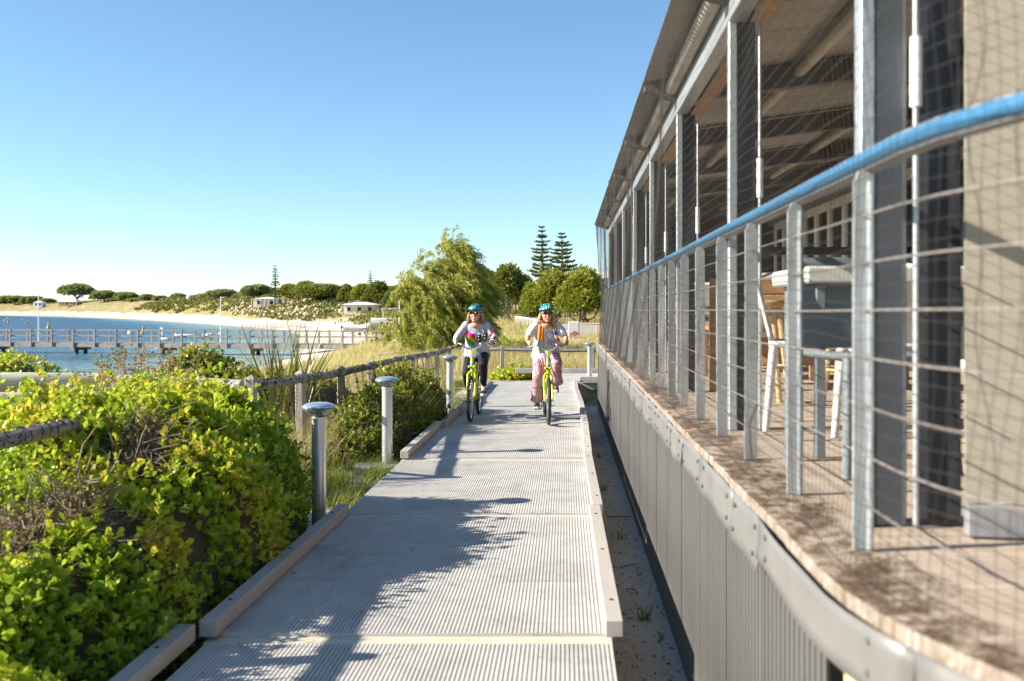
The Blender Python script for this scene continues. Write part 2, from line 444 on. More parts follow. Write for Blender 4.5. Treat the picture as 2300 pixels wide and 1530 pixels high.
# ================================================================ pavilion
WX0 = .66; DZ = 1.02; Y1 = 19.7
def bend(y):        # the near end of the deck swings away to the right
    return .34*max(0., 2.35 - y)**2
PITCH = 2.4; BAYS = [2.75 + PITCH*i for i in range(8)]
M['clad'] = None
t = NT('grey_cladding'); co = t.coord('Object'); ww = t.n('TexCoord').outputs['Object']
a = t.noise(co, 1.2, 5, .7, (1, 1, .35)); sp = t.noise(co, 55, 3, .8)
c = t.ramp(a, [(.3, (.10, .098, .092)), (.7, (.132, .128, .12))])
c = t.mix(t.maprange(sp, .68, .74), c, (.5, .47, .42)); dr = t.noise(co, 3.2, 5, .7, (1, 4, .12)); c = t.mix(t.math('MULTIPLY', t.maprange(dr, .5, .7), .3), c, (.2, .19, .165)); sz_ = t.n('SeparateXYZ'); t.l(ww, sz_.inputs[0]); c = t.mix(t.math('MULTIPLY', t.maprange(t.math('ADD', sz_.outputs[2], t.math('MULTIPLY', t.noise(co, 6, 5, .7), .5)), .72, .42), .25), c, (.36, .33, .27))
M['clad'] = t.done(c, .42, .1, t.bump(a, .05, .01), .5)
t = NT('flashing_metal'); co = t.coord('Object'); a = t.noise(co, 2.5, 5, .7); b = t.noise(co, 7, 3, .5, (1, 1, .4))
c = t.ramp(a, [(.3, (.16, .155, .147)), (.7, (.215, .207, .195))])
M['flash'] = t.done(c, .5, .2, t.bump(b, .35, .02), .5)
t = NT('deck_timber'); co = t.coord('Object'); w2 = t.n('NewGeometry').outputs['Position']
a = t.noise(co, 3.5, 6, .7, (.5, 9, 3)); sx = t.n('SeparateXYZ'); t.l(w2, sx.inputs[0])
c = t.ramp(a, [(.28, (.27, .205, .15)), (.5, (.44, .36, .285)), (.75, (.56, .48, .39))])
oi = t.n('ObjectInfo'); c = t.mix(t.math('MULTIPLY', oi.outputs['Random'], .35), c, (.36, .29, .23))
gr = t.noise(w2, 13, 6, .85); ed = t.math('ADD', t.maprange(sx.outputs[0], 1.02, .74, 0, .34), t.math('MULTIPLY', t.math('SUBTRACT', t.noise(w2, 1.1, 3, .6), .5), .35))
dirt = t.maprange(t.math('ADD', gr, ed), .72, .88)
snx = t.n('SeparateXYZ'); t.l(t.n('NewGeometry').outputs['True Normal'], snx.inputs[0]); endg = t.maprange(snx.outputs[0], -.5, -.7); c = t.mix(endg, c, t.ramp(t.noise(w2, 40, 4, .7, (1, 1, .15)), [(.35, (.20, .145, .10)), (.5, (.34, .29, .24)), (.68, (.46, .42, .37))])); dirt = t.math('MULTIPLY', dirt, t.math('SUBTRACT', 1.0, t.math('MULTIPLY', endg, .5)))
c = t.mix(dirt, c, t.ramp(t.noise(w2, 60, 3, .7), [(.35, (.045, .03, .02)), (.7, (.20, .13, .08))]))
M['deck'] = t.done(c, .9, 0, t.bump(t.math('ADD', a, t.math('MULTIPLY', dirt, .5)), .5, .004), .2)
M['roofsheet'] = mat('roof_underside', (.33, .305, .27), .5, .15, var=.3, scale=2, bump=.1, stretch=(.4, 3, 1))
M['pipe'] = mat('spiral_pipe', (.52, .48, .42), .6, .2, var=.4, scale=4, bump=.2, col2=(.34, .27, .20))
M['beam'] = mat('roof_beam', (.13, .118, .105), .7, .1, var=.4, scale=5, bump=.2)
M['tan'] = mat('tan_canvas', (.40, .355, .28), .85, var=.08, scale=2, bump=.3, bscale=260, bdist=.001)
M['midgrey'] = mat('mid_grey_steel', (.17, .17, .18), .5, .2, var=.1, bump=.05); M['greyframe'] = mat('grey_frame', (.30, .30, .31), .5, .2, var=.1, bump=.05)
M['orange_wood'] = mat('oiled_timber', (.42, .22, .085), .6, var=.35, scale=4, bump=.2, stretch=(1, 6, 6))
M['pale_wood'] = mat('pale_timber', (.60, .42, .22), .6, var=.25, scale=4, bump=.2, stretch=(5, 5, .7))

pav = empty('pavilion', (WX0, 0, -.35)); tag(pav, 'long grey open sided pavilion with corrugated base wall and timber deck', 'building')
PINV = Matrix.Translation((-WX0, 0, .35))
def pp(o, par=None):
    if par is None: o.parent = pav; o.matrix_parent_inverse = PINV
    return o
# corrugated base wall, sheet by sheet
def corr(pitch, amp, n, h, seg=6):
    V = []; F = []; m = n*seg
    for i in range(m + 1):
        y = i*pitch/seg; x = amp*math.cos(2*math.pi*i/seg)
        V += [(x, y, 0), (x, y, h)]
    for i in range(m): F.append((2*i, 2*i+1, 2*i+3, 2*i+2))
    return V, F
SHW = .060*13
V = []; F = []
for q in range(13):         # broad pans with narrow recessed flutes
    for u, xx in ((0, -.008), (.56, -.008), (.64, .012), (.92, .012)): V += [(xx, (q + u)*.060, 0), (xx, (q + u)*.060, 1.3)]
V += [(-.008, 13*.060, 0), (-.008, 13*.060, 1.3)]
F = [(2*i, 2*i+1, 2*i+3, 2*i+2) for i in range(len(V)//2 - 1)]
sheet = MB(); sheet.add(V, F); sheet_me = sheet.mesh('wall_sheet', M['clad'], True)
y = 2.49; i = 0
while y < Y1 - .1:
    pp(inst('wall_sheet', sheet_me, None, (WX0 + (.0015 if i % 2 else 0), y, -.46))); y += SHW - .001; i += 1
pp(MB().box((WX0 + 1.9, y + .01, .27), (3.8, .03, 1.46)).build('end_wall', M['clad']))
pp(MB().cbox((WX0 + .003, y + .0, .27), (.05, .05, 1.46), .004).build('corner_trim', M['clad']))
for yy in (2.28, 1.2):
    pp(MB().cbox((.725, yy, .24), (.14, .14, 1.4), .01).build('stump', M['pale_wood']))
pp(MB().box((.86, 9.5, .9), (.05, 20, .16)).build('bearer', M['timber']))
# deck boards, ends showing along the edge
brd = MB().cbox((1.7, 0, -.018), (3.4, .135, .036), .004).mesh('deck_board', M['deck'])
yb = .9
while yb < Y1:
    ex = .612 + bend(yb) + random.uniform(-.003, .003)
    if yb > 2.42: pp(inst('deck_board', brd, None, (ex, yb, DZ + random.uniform(-.002, .002)), (0, 0, random.uniform(-.002, .002))))
    else:       # boards of the curved end, sawn along the curve
        a0, a1 = yb - .0675, yb + .0675; b0, b1 = .612 + bend(a0), .612 + bend(a1); mb = MB()
        mb.add([(b0, a0, DZ-.036), (4.0, a0, DZ-.036), (4.0, a1, DZ-.036), (b1, a1, DZ-.036), (b0, a0, DZ), (4.0, a0, DZ), (4.0, a1, DZ), (b1, a1, DZ)], [(3,2,1,0),(4,5,6,7),(0,1,5,4),(1,2,6,5),(2,3,7,6),(3,0,4,7)])
        pp(mb.build('deck_board', M['deck']))
    yb += .1372
# flashing strips under the deck edge, dented and overlapping, with screws
fs = MB().lathe([(.009, 0), (.009, .003), (.005, .006)], 8).mesh('screw', M['screw'])
yf = .9; k = 0
rf = random.Random(5)
while yf < Y1:
    ln = rf.uniform(.5, .95) if yf > 3 else (1.05 if yf < 1.9 else 1.25)
    nseg = 10; V = []; F = []; ph = rf.uniform(0, 6); flare = rf.uniform(.002, .012); drop = rf.uniform(.15, .185)
    peel = .016 if (k == 1) else 0
    if yf < 2.9: drop = .135
    for a_ in range(nseg + 1):
        u = a_/nseg; yy = yf + u*ln; bx = .619 + bend(yy)
        for r_ in range(5):
            v = r_/4
            out = .004 + flare*v*v*(1 + .5*math.sin(ph + 5*u)) + .0025*math.sin(ph + 11*u + 3*v) + peel*math.sin(math.pi*u)*(1-v*.6)
            V.append((bx - out - (.002 if k % 2 else 0), yy, DZ - .037 - drop*v - .004*math.sin(ph*2 + 7*u)*v))
    for a_ in range(nseg):
        for r_ in range(4): F.append((a_*5+r_, a_*5+r_+1, a_*5+r_+6, a_*5+r_+5))
    mb = MB(); mb.add(V, F); o = mb.build('flashing', M['flash'], None, True); pp(o)
    sm = o.modifiers.new('thick', 'SOLIDIFY'); sm.thickness = .0015
    for u in (.06, .94):
        for v in (1, 3):
            p = V[int(round(u*nseg))*5 + v]
            inst('screw', fs, o, (p[0] - .004, p[1] + (.03 if u < .5 else -.03), p[2]), (0, -math.pi/2, 0))
    yf += ln - .03; k += 1
# columns of the facade
RX0, RZ0, RS = .585, 3.36, .14        # eave line and roof slope
def roofz(x): return RZ0 + (x - RX0)*RS
for i, yy in enumerate(BAYS):
    hgt = 3.2
    if i == 0: yy += .12
    pp(MB().cbox((.862, yy, (DZ+hgt)/2), (.04, .06, hgt-DZ-.004), .003).build('steel_post', M['galv']))
    pp(MB().cbox((.935, yy + .03, (DZ+hgt)/2), (.09, .09, hgt-DZ-.004), .004).build('column', M['charcoal'] if i else M['midgrey']))
    rod = pp(MB().tube([(1.0, yy - .03, DZ+.004), (1.0, yy - .03, hgt)], .009, 10).build('bolt_rod', M['galv'], None, True))
    sl = MB().tube([(1.0, yy - .03, 2.22), (1.0, yy - .03, 2.42)], .017, 12).build('sleeve', M['white'], None, True); sl.parent = rod
pp(MB().cbox((.885, 9.9, 3.175), (.09, 20.2, .10), .004).build('header_track', M['galv']))
pp(MB().cbox((.87, 9.9, 3.275), (.05, 20.2, .09), .004).build('fascia_channel', M['galv_matt']))
for i, yy in enumerate(BAYS[:-1]):
    pp(MB().cbox((.99, yy + 1.25, 3.11), (.10, 2.1, .02), .003).build('head_lining', M['orange_wood']))
# roof beams, tapered tails under the eave, pipes and sheets
for i, yy in enumerate([.4] + BAYS):
    mb = MB(); x1 = 5.4
    V = []; 
    for x, dpt in ((.60, .04), (.86, .15), (x1, .22)):
        zt = roofz(x) - .03
        for s in (-.055, .055): V += [(x, yy + s, zt - dpt), (x, yy + s, zt)]
    F = []
    for q in range(2):
        b = q*4; F += [(b,b+2,b+6,b+4), (b+1,b+5,b+7,b+3), (b,b+4,b+5,b+1), (b+2,b+3,b+7,b+6)]
    F += [(0,1,3,2), (8,10,11,9)]; mb.add(V, F); pp(mb.build('roof_beam', M['beam']))
    nxt = (BAYS + [BAYS[-1]])[i] if i < len(BAYS) else None
    if i < len(BAYS):
        y2 = BAYS[i]
        for x in (.795, 1.76, 3.05, 4.3):
            pts = [(x, yy + .06 + q*(y2 - yy - .12)/60, roofz(x) - .085) for q in range(61)]
            pp(MB().tube(pts, [.047 + (.003 if q % 2 else 0) for q in range(61)], 10).build('roof_pipe', M['pipe'], None, True))
V, F = corr(.076, .009, 10, 1, 6)
L = 5.0; mb = MB(); mb.add([(v[2]*L, v[1], v[0] + v[2]*L*RS) for v in V], F); rs_me = mb.mesh('roof_sheet', M['roofsheet'], True)
y = -.4; i = 0
while y < Y1 + .35:
    jag = 0
    pp(inst('roof_sheet', rs_me, None, (RX0 + jag, y, RZ0 + (.004 if i % 2 else 0)))); y += .758; i += 1
# inner wall of folding doors, each leaf a part
M['glass'] = None
t = NT('dark_glass'); M['glass'] = t.done((.03, .035, .035), .25, 0, None, .2)
IW = 4.0; leaf_fr = MB()
for s in (0, .70): leaf_fr.box((0, s + .04, 1.13), (.05, .08, 2.26))
for z in (.06, 2.2): leaf_fr.box((0, .37, z), (.046, .58, .12))
leaf_fr = leaf_fr.mesh('folding_door', M['white']); pane = MB().box((.01, .37, 1.13), (.008, .58, 2.02)).mesh('pane', M['glass'])
y = 3.2
while y < Y1 - .8:
    d = pp(inst('folding_door', leaf_fr, None, (IW, y, DZ + .004))); inst('pane', pane, d); y += .79
pp(MB().box((IW + .05, 11.3, DZ + 2.55), (.1, 17, .56)).build('inner_wall', M['greyframe']))
pp(MB().box((IW + 1.2, 11.3, DZ + 1.1), (.1, 17, 3.4)).build('back_wall', M['greyframe']))
for q in range(19):
    pp(MB().box((1.1 + q*.16, Y1 - .1, DZ + 1.1), (.12, .03, 2.2)).build('slat', M['charcoal']))
pp(MB().box((2.9, Y1 - .05, 2.6), (4.1, .04, 3.2)).build('end_screen', M['charcoal']))
pp(MB().box((3.2, 11.6, 2.33), (3.6, .08, .09)).build('cross_bar', M['black']))
# weather screen across the near bay
scr = empty('weather_screen', (1.09, 2.70, DZ + .003), math.radians(-10)); tag(scr, 'tan canvas weather screen standing behind the handrail at the right edge', 'screen')
MB().box((.86, .03, 1.12), (1.72, .012, 2.05)).build('canvas', M['tan'], scr)
MB().cbox((.86, .02, .045), (1.72, .05, .085), .004).build('bottom_rail', M['greyframe'], scr)
MB().cbox((-.045, .17, 1.1), (.12, .05, 2.17), .004).build('edge_post', M['charcoal'], scr)
MB().cbox((.86, .02, 2.17), (1.72, .05, .04), .004).build('top_rail', M['greyframe'], scr)

# ================================================================ balustrade
M['blue'] = None
t = NT('blue_handrail'); co = t.coord('Object'); a = t.noise(co, 42, 6, .75); b = t.noise(co, 1.2, 3, .6)
c = t.ramp(a, [(.3, (.035, .12, .22)), (.6, (.05, .18, .33))]); sx = t.n('SeparateXYZ'); t.l(t.n('NewGeometry').outputs['Normal'], sx.inputs[0])
wear = t.maprange(t.math('ADD', t.math('MULTIPLY', a, .7), t.math('MULTIPLY', sx.outputs[2], .5)), .68, .82)
c = t.mix(wear, c, (.50, .48, .45))
M['blue'] = t.done(c, .4, .1, t.bump(a, .15, .003), .5)
M['rod'] = mat('rusty_rod', (.26, .23, .21), .6, .3, var=.4, scale=20, bump=0)
bal = empty('balustrade', (.77, 0, DZ)); tag(bal, 'long galvanised balustrade with worn blue handrail along the pavilion deck', 'balustrade')
BINV = Matrix.Translation((-.77, 0, -DZ))
def bp(o): o.parent = bal; o.matrix_parent_inverse = BINV; return o
ys = [.7, .9, 1.1, 1.3, 1.5, 1.7, 1.9, 2.1, 2.3, 2.6] + [3 + .8*i for i in range(22)]
bp(MB().tube([(.772 + bend(q), q, 2.028) for q in ys], .0215, 12).build('handrail', M['blue'], None, True))
mb = MB()
for a_, b_ in zip(ys[:-1], ys[1:]):
    xa, xb = .79 + bend(a_), .79 + bend(b_)
    mb.add([(xa-.02,a_,2.008),(xa+.03,a_,2.008),(xb+.03,b_,2.008),(xb-.02,b_,2.008),(xa-.02,a_,2.003),(xa+.03,a_,2.003),(xb+.03,b_,2.003),(xb-.02,b_,2.003)],
           [(0,1,2,3),(7,6,5,4),(0,3,7,4),(1,5,6,2)])
bp(mb.build('rail_plate', M['greyframe']))
mb = MB(); Hh = .98
mb.add([(-.026,-.006,0),(.026,-.006,0),(.026,.006,0),(-.026,.006,0),(-.026,-.006,Hh-.03),(.026,-.006,Hh-.03),(.026,.006,Hh-.03),(-.026,.006,Hh-.03),
        (-.012,-.006,Hh),(.012,-.006,Hh),(.012,.006,Hh),(-.012,.006,Hh)],
       [(0,1,2,3),(0,4,5,1),(1,5,6,2),(2,6,7,3),(3,7,4,0),(4,8,9,5),(5,9,10,6),(6,10,11,7),(7,11,8,4),(8,11,10,9)])
post_me = mb.mesh('rail_post', M['galv_matt'])
mb = MB()
for q in range(7): mb.tube([(-.004, -.01, .125 + q*.1235), (-.004, -.016, .125 + q*.1235)], .011, 8)
nut_me = mb.mesh('bolts', M['galv'])
py = 2.58; POSTS = [1.03, 1.81]
while py < Y1: POSTS.append(py); py += .775
for q, yy in enumerate(POSTS):
    o = bp(inst('rail_post', post_me, None, (.772 + bend(yy) + random.uniform(-.003, .003), yy, DZ + .002), (random.uniform(-.006, .006), random.uniform(-.004, .004), random.uniform(-.12, .12))))
    MB().tube([(.014, -.014, .002), (.014, -.014, Hh - .03)], .0085, 8).build('stay_rod', M['galv'], o, True) if yy < 3.5 else None
for q in range(7):
    z = DZ + .125 + q*.1235
    bp(MB().tube([(.768 + bend(v), v, z + .003*math.sin(v*2 + q)) for v in ys], .003, 6).build('wire', M['rod'], None, True))

# ================================================================ bird net from the eave over the rail to the deck edge
t = NT('net_twine'); M['net'] = t.done((.05, .048, .045), .8)
NV = []; NF = []
def net_x(z, y):
    x = np.interp(z, [1.03, 2.02, 3.35], [.672, .715, .60]) + .34*np.maximum(0, 2.35 - y)**2*np.clip((3.6 - z)/1.6, 0, 1)
    return x + .022*np.sin(y*1.9 + z*2.2) * np.clip((z-2.05)*2, 0, 1)*np.clip((3.35-z)*2, 0, 1) - .006*np.sin(y*5 + z*9)
cell = .042; zs = np.arange(1.03, 3.36, cell); yn = np.arange(1.25, Y1 + .4, cell)
def add_line(Pts, r):
    global NV, NF
    m = len(Pts); tang = np.gradient(Pts, axis=0); tang /= np.linalg.norm(tang, axis=1)[:, None]
    a = np.cross(tang, [1, .1, .2]); a /= np.linalg.norm(a, axis=1)[:, None]; b = np.cross(tang, a)
    base = sum(len(v) for v in NV)
    V = np.stack([Pts + r*(math.cos(w_)*a + math.sin(w_)*b) for w_ in (0, 2.094, 4.189)], 1).reshape(-1, 3)
    i = np.arange(m - 1)[:, None]*3 + base
    F = np.concatenate([np.concatenate([i + k, i + (k+1) % 3, i + 3 + (k+1) % 3, i + 3 + k], 1) for k in range(3)])
    NV.append(V); NF.append(F)
zf = np.linspace(1.03, 3.355, 26); yfine = np.concatenate([np.arange(1.25, 4, .1), np.arange(4, Y1 + .4, .35)])
for yy in yn:
    w_ = yy + .012*np.sin(zf*3 + yy*3) + .006*np.sin(zf*11 + yy*17); add_line(np.stack([net_x(zf, w_), w_, zf], 1), .0009)
for z in zs:
    zz = z + .012*np.sin(yfine*2.3 + z*4)*(1 if 2.06 < z < 3.3 else .3) + .004*np.sin(yfine*9 + z*13); add_line(np.stack([net_x(zz, yfine), yfine, zz], 1), .0009)
net = inst('bird_net', np_mesh('bird_net', np.concatenate(NV), np.concatenate(NF), M['net']))
tag(net, 'fine dark bird net hanging from the pavilion eave over the handrail to the deck', 'net')

# ================================================================ furniture on the deck
M['plastic_white'] = mat('white_moulded_plastic', (.74, .74, .75), .4, var=.06, bump=0)
M['plastic_grey'] = mat('grey_moulded_plastic', (.17, .20, .215), .5, var=.1, bump=0)
M['cushion'] = mat('pale_cushion', (.66, .58, .54), .9, var=.1, scale=5, bump=.3, bscale=30)
def chair(name, label, m, x, y, rz, group=None, legw=.02, back=.36):
    o = empty(name, (x, y, DZ + .002), rz); tag(o, label, 'chair', group)
    mb = MB(); n = 8; V = []; F = []
    for i in range(n + 1):
        for j in range(n + 1):
            u, v = i/n - .5, j/n - .5
            V.append((u*.44, v*.44, .45 - .02*math.cos(u*3)*math.cos(v*3) + (.012 if abs(u) == .5 else 0)))
    for i in range(n):
        for j in range(n): F.append((i*9+j, (i+1)*9+j, (i+1)*9+j+1, i*9+j+1))
    mb.add(V, F); s = mb.build('seat', m, o, True); s.modifiers.new('t', 'SOLIDIFY').thickness = .02
    mb = MB(); V = []; F = []
    for i in range(n + 1):
        for j in range(n + 1):
            u, v = i/n - .5, j/n
            V.append((u*(.45 - .06*v), .215 + .09*v + .05*(.25 - u*u), .46 + v*back + .02*(1 - 4*u*u)*v))
    for i in range(n):
        for j in range(n): F.append((i*9+j, (i+1)*9+j, (i+1)*9+j+1, i*9+j+1))
    mb.add(V, F); s = mb.build('backrest', m, o, True); s.modifiers.new('t', 'SOLIDIFY').thickness = .018
    MB().tube([(-.21, -.19, .43), (.21, -.19, .43)], .018, 8).build('apron', m, o, True)
    for sx in (-1, 1):
        for sy in (-1, 1):
            MB().tube([(sx*.235, sy*.235, 0), (sx*.205, sy*.195, .44)], [legw*.85, legw*1.1], 10).build('leg', m, o, True)
    return o
chair('moulded_chair', 'grey moulded plastic chair standing on the deck in front of the white table', M['plastic_grey'], 1.20, 3.93, .25)
chair('moulded_chair', 'white moulded plastic chair seen side on, left of the grey chair', M['plastic_white'], 1.30, 5.25, 1.35)
chair('moulded_chair', 'white moulded plastic chair standing behind the grey chair', M['plastic_white'], 1.62, 4.95, 2.7)
def table(name, label, x, y, wd, dp, ht, top, leg, tt=.09, rz=0):
    o = empty(name, (x, y, DZ + .002), rz); tag(o, label, 'table')
    MB().cbox((0, 0, ht - tt/2), (wd, dp, tt), .008).build('table_top', top, o)
    for sx in (-1, 1):
        for sy in (-1, 1):
            MB().cbox((sx*(wd/2-.07), sy*(dp/2-.07), (ht-tt)/2), (.04, .04, ht-tt-.004), .004).build('leg', leg, o)
    return o
M['cream_top'] = mat('cream_table_top', (.62, .60, .52), .5, var=.06, bump=.05)
table('outdoor_table', 'cream topped thick table standing behind the grey chair', 1.52, 4.45, 1.05, .7, .80, M['cream_top'], M['plastic_grey'], .07)
def stool(x, y, label):
    o = empty('timber_stool', (x, y, DZ + .002), .3); tag(o, label, 'stool', 'timber stools on the deck')
    MB().lathe([(.15, .64), (.165, .65), (.165, .67), (.15, .68)], 20).build('seat', M['pale_wood'], o, True)
    for a in range(4):
        c_, s_ = math.cos(a*math.pi/2 + .5), math.sin(a*math.pi/2 + .5)
        MB().tube([(c_*.2, s_*.2, 0), (c_*.12, s_*.12, .645)], .019, 8).build('leg', M['pale_wood'], o, True)
    MB().torus((0, 0, .25), .165, .009, 'Z', 20, 6).build('foot_ring', M['pale_wood'], o, True)
stool(1.30, 6.55, 'pale timber stool nearest the white chairs on the deck')
stool(1.78, 6.2, 'pale timber stool behind the grey chair legs on the deck')
def lounge(x, y, label, ln=1.5, rz=0):
    o = empty('timber_lounge', (x, y, DZ + .002), rz); tag(o, label, 'lounge', 'timber lounges on the deck')
    for z in (.22, .36): MB().cbox((0, -.34, z), (ln, .04, .11), .004).build('front_rail', M['orange_wood'], o)
    for z in (.52, .68, .80): MB().cbox((0, .36, z), (ln, .04, .11), .004, rx=-.12).build('back_slat', M['orange_wood'], o)
    for sx in (-1, 1):
        for yy_, h_ in ((-.34, .62), (.36, .86)): MB().cbox((sx*(ln/2-.03), yy_ + .045, h_/2), (.06, .06, h_), .004).build('leg', M['orange_wood'], o)
        MB().cbox((sx*(ln/2-.03), .03, .635), (.09, .8, .03), .004).build('armrest', M['orange_wood'], o)
    for i in range(2):
        mb = MB(); mb.cbox(((i-.5)*(ln-.16)/2, 0, .47), ((ln-.16)/2-.01, .64, .12), .03); mb.build('seat_cushion', M['cushion'], o, True)
        mb = MB(); mb.cbox(((i-.5)*(ln-.16)/2, .27, .72), ((ln-.16)/2-.01, .13, .38), .03, rx=-.15); mb.build('back_cushion', M['cushion'], o, True)
lounge(1.95, 7.9, 'timber lounge with pale cushions, the nearer one behind the balustrade', 1.6, 3.0)
lounge(2.0, 10.3, 'timber lounge with pale cushions, the farther one behind the balustrade', 1.6, .1)
table('timber_table', 'low orange timber table between the two lounges on the deck', 1.75, 9.1, 1.0, .7, .5, M['orange_wood'], M['orange_wood'], .06)
# ================================================================ post and rail fence with wire netting
M['wire'] = mat('fence_wire', (.05, .048, .045), .6, .4, var=.2, bump=0)
def prism_segments(A, B, r):
    """thin three-sided prisms from A[i] to B[i]"""
    t = B - A; L = np.linalg.norm(t, axis=1)[:, None]; t = t/np.maximum(L, 1e-9)
    ref = np.where(np.abs(t[:, 2:3]) > .9, np.array([[0, 1., 0]]), np.array([[0, 0, 1.]]))
    a = np.cross(t, ref); a /= np.linalg.norm(a, axis=1)[:, None]; b = np.cross(t, a)
    if np.isscalar(r): r = np.full((len(A), 1), r)
    ring = [math.cos(w_)*a + math.sin(w_)*b for w_ in (0, 2.094, 4.189)]
    V = np.stack([A + r*q for q in ring] + [B + r*q for q in ring], 1).reshape(-1, 3)
    i = (np.arange(len(A))*6)[:, None]
    F = np.concatenate([np.concatenate([i + k, i + (k+1) % 3, i + 3 + (k+1) % 3, i + 3 + k], 1) for k in range(3)])
    return V, F
def hexnet(p0, p1, z0, z1, zb0, zb1, s=.03, r=.0011, seed=0):
    """chicken wire between two posts: top z0..z1, bottom zb0..zb1"""
    rg = np.random.default_rng(seed)
    p0 = np.array(p0, float); p1 = np.array(p1, float); L = np.linalg.norm(p1 - p0); H = z0 - zb0
    wy = s*1.5; wx = s*math.sqrt(3)
    A = []; B = []
    for j in range(int(H/wy) + 1):
        for i in range(int(L/wx) + 1):
            cx = i*wx + (wx/2 if j % 2 else 0); cy = j*wy
            q = [(cx, cy + s*.9), (cx + wx/2, cy + s/2), (cx + wx/2, cy - s/2), (cx, cy - s*.9)]
            A += q[:3]; B += q[1:]
    A = np.array(A); B = np.array(B)
    ok = (A[:, 0] <= L) & (B[:, 0] <= L) & (A[:, 1] >= 0) & (B[:, 1] >= 0) & (A[:, 1] <= H) & (B[:, 1] <= H)
    A, B = A[ok], B[ok]
    def warp(Q):
        u = Q[:, 0]/L; v = Q[:, 1]/H
        zt = z0 + (z1 - z0)*u; zb = zb0 + (zb1 - zb0)*u
        off = .03*np.sin(u*7 + seed)*np.sin(v*3.1) + .012*np.sin(u*23 + v*9)
        d = (p1 - p0)/L; nrm = np.array([-d[1], d[0]])
        z = zb + (zt - zb)*v + .012*np.sin(u*19 + v*5 + seed)
        xy = p0 + np.outer(u, p1 - p0) + np.outer(off + .03, nrm)
        return np.concatenate([xy, z[:, None]], 1)
    return prism_segments(warp(A), warp(B), r)
PM = MB(); PM.cbox((0, 0, .5), (.1, .1, 1.0), .012)
PM.add([(-.038,-.038,.999),(.038,-.038,.999),(.038,.038,.999),(-.038,.038,.999),(0,0,1.018)], [(0,1,4),(1,2,4),(2,3,4),(3,0,4)])
post_mesh = PM.mesh('fence_post', M['timber'])
def fence(name, label, pts, rails=True, netr=.0019, top_off=-.075):
    x0, y0 = pts[0][:2]; root = empty(name, (x0, y0, hz(x0, y0))); tag(root, label, 'fence')
    inv = Matrix.Translation((-x0, -y0, -hz(x0, y0)))
    def rp(o): o.parent = root; o.matrix_parent_inverse = inv; return o
    for i, (x, y, zt) in enumerate(pts):
        zb = hz(x, y) - .25
        rp(inst('fence_post', post_mesh, None, (x, y, zb), (random.uniform(-.02, .02), random.uniform(-.02, .02), random.uniform(-.2, .2)), (1, 1, zt - zb)))
    for i, (a, b) in enumerate(zip(pts[:-1], pts[1:])):
        A = Vector((a[0], a[1], a[2] + top_off)); B = Vector((b[0], b[1], b[2] + top_off)); d = (B - A).normalized()
        A += d*.052; B -= d*.052
        mid = [A.lerp(B, u) + Vector((0, 0, -.012*math.sin(math.pi*u) + random.uniform(-.004, .004))) for u in (0, .25, .5, .75, 1)]
        rp(MB().tube(mid, [.046 + random.uniform(-.004, .004) for _ in mid], 8).build('rail', M['rail_timber'], None, True))
        V, F = hexnet(a[:2], b[:2], a[2] - .03, b[2] - .03, hz(*a[:2]) + .02, hz(*b[:2]) + .02, .03, netr, i)
        # frayed wire wrapped round the rail
        rg = np.random.default_rng(i + 50); n = int(90*(B - A).length); u = rg.random((n, 1)); s0 = np.array(A) + u*(np.array(B) - np.array(A))
        th = rg.random(n)*6.28; r1 = .047 + .006*rg.random(n)
        Q0 = s0 + np.stack([np.cos(th)*r1, np.zeros(n), np.sin(th)*r1], 1); th2 = th + .9; Q1 = s0 + np.stack([np.cos(th2)*r1, rg.normal(0, .03, n), np.sin(th2)*r1 - .012*(rg.random(n) < .4)], 1)
        V2, F2 = prism_segments(Q0, Q1, .0035)
        o = inst('wire_netting', np_mesh('wire_netting', np.concatenate([V, V2]), np.concatenate([F, F2 + len(V)]), M['wire'])); rp(o); o['kind'] = 'stuff'
FX = -2.99
fence('rail_fence', 'timber post fence with wire netting running beside the boardwalk behind the bollard lights',
      [(FX, 9.5, 1.0), (FX, 11.3, .94), (FX - .02, 13.4, .88), (FX, 15.4, .86), (FX + .02, 17.4, .84), (FX, 19.4, .80), (FX, 21.4, .76), (FX, 23.3, .72), (FX, 25.6, .70)])
fence('rail_fence', 'timber fence with wire netting crossing behind the two riders',
      [(FX + .25, 27.0, .64), (-1.72, 27.0, .66), (-.45, 27.0, .64), (.75, 27.0, .63), (1.9, 27.0, .62)])
fence('rail_fence', 'timber fence rail poking out of the big shrub at the left edge', [(FX - .02, 1.9, 1.04), (FX, 4.4, 1.04), (FX, 6.9, 1.02)], netr=.0014)
o = empty('short_rail', (-3.1, 9.55, 0)); tag(o, 'short timber rail running left from the corner fence post behind the shrub', 'rail')
MB().tube([(0, 0, .93), (-.9, .45, .94), (-1.7, .9, .93)], .042, 8).build('rail_timber', M['rail_timber'], o, True)
o2 = inst('fence_post', post_mesh, o, (-1.75, .93, -.35), (0, 0, .3), (1, 1, 1.32))

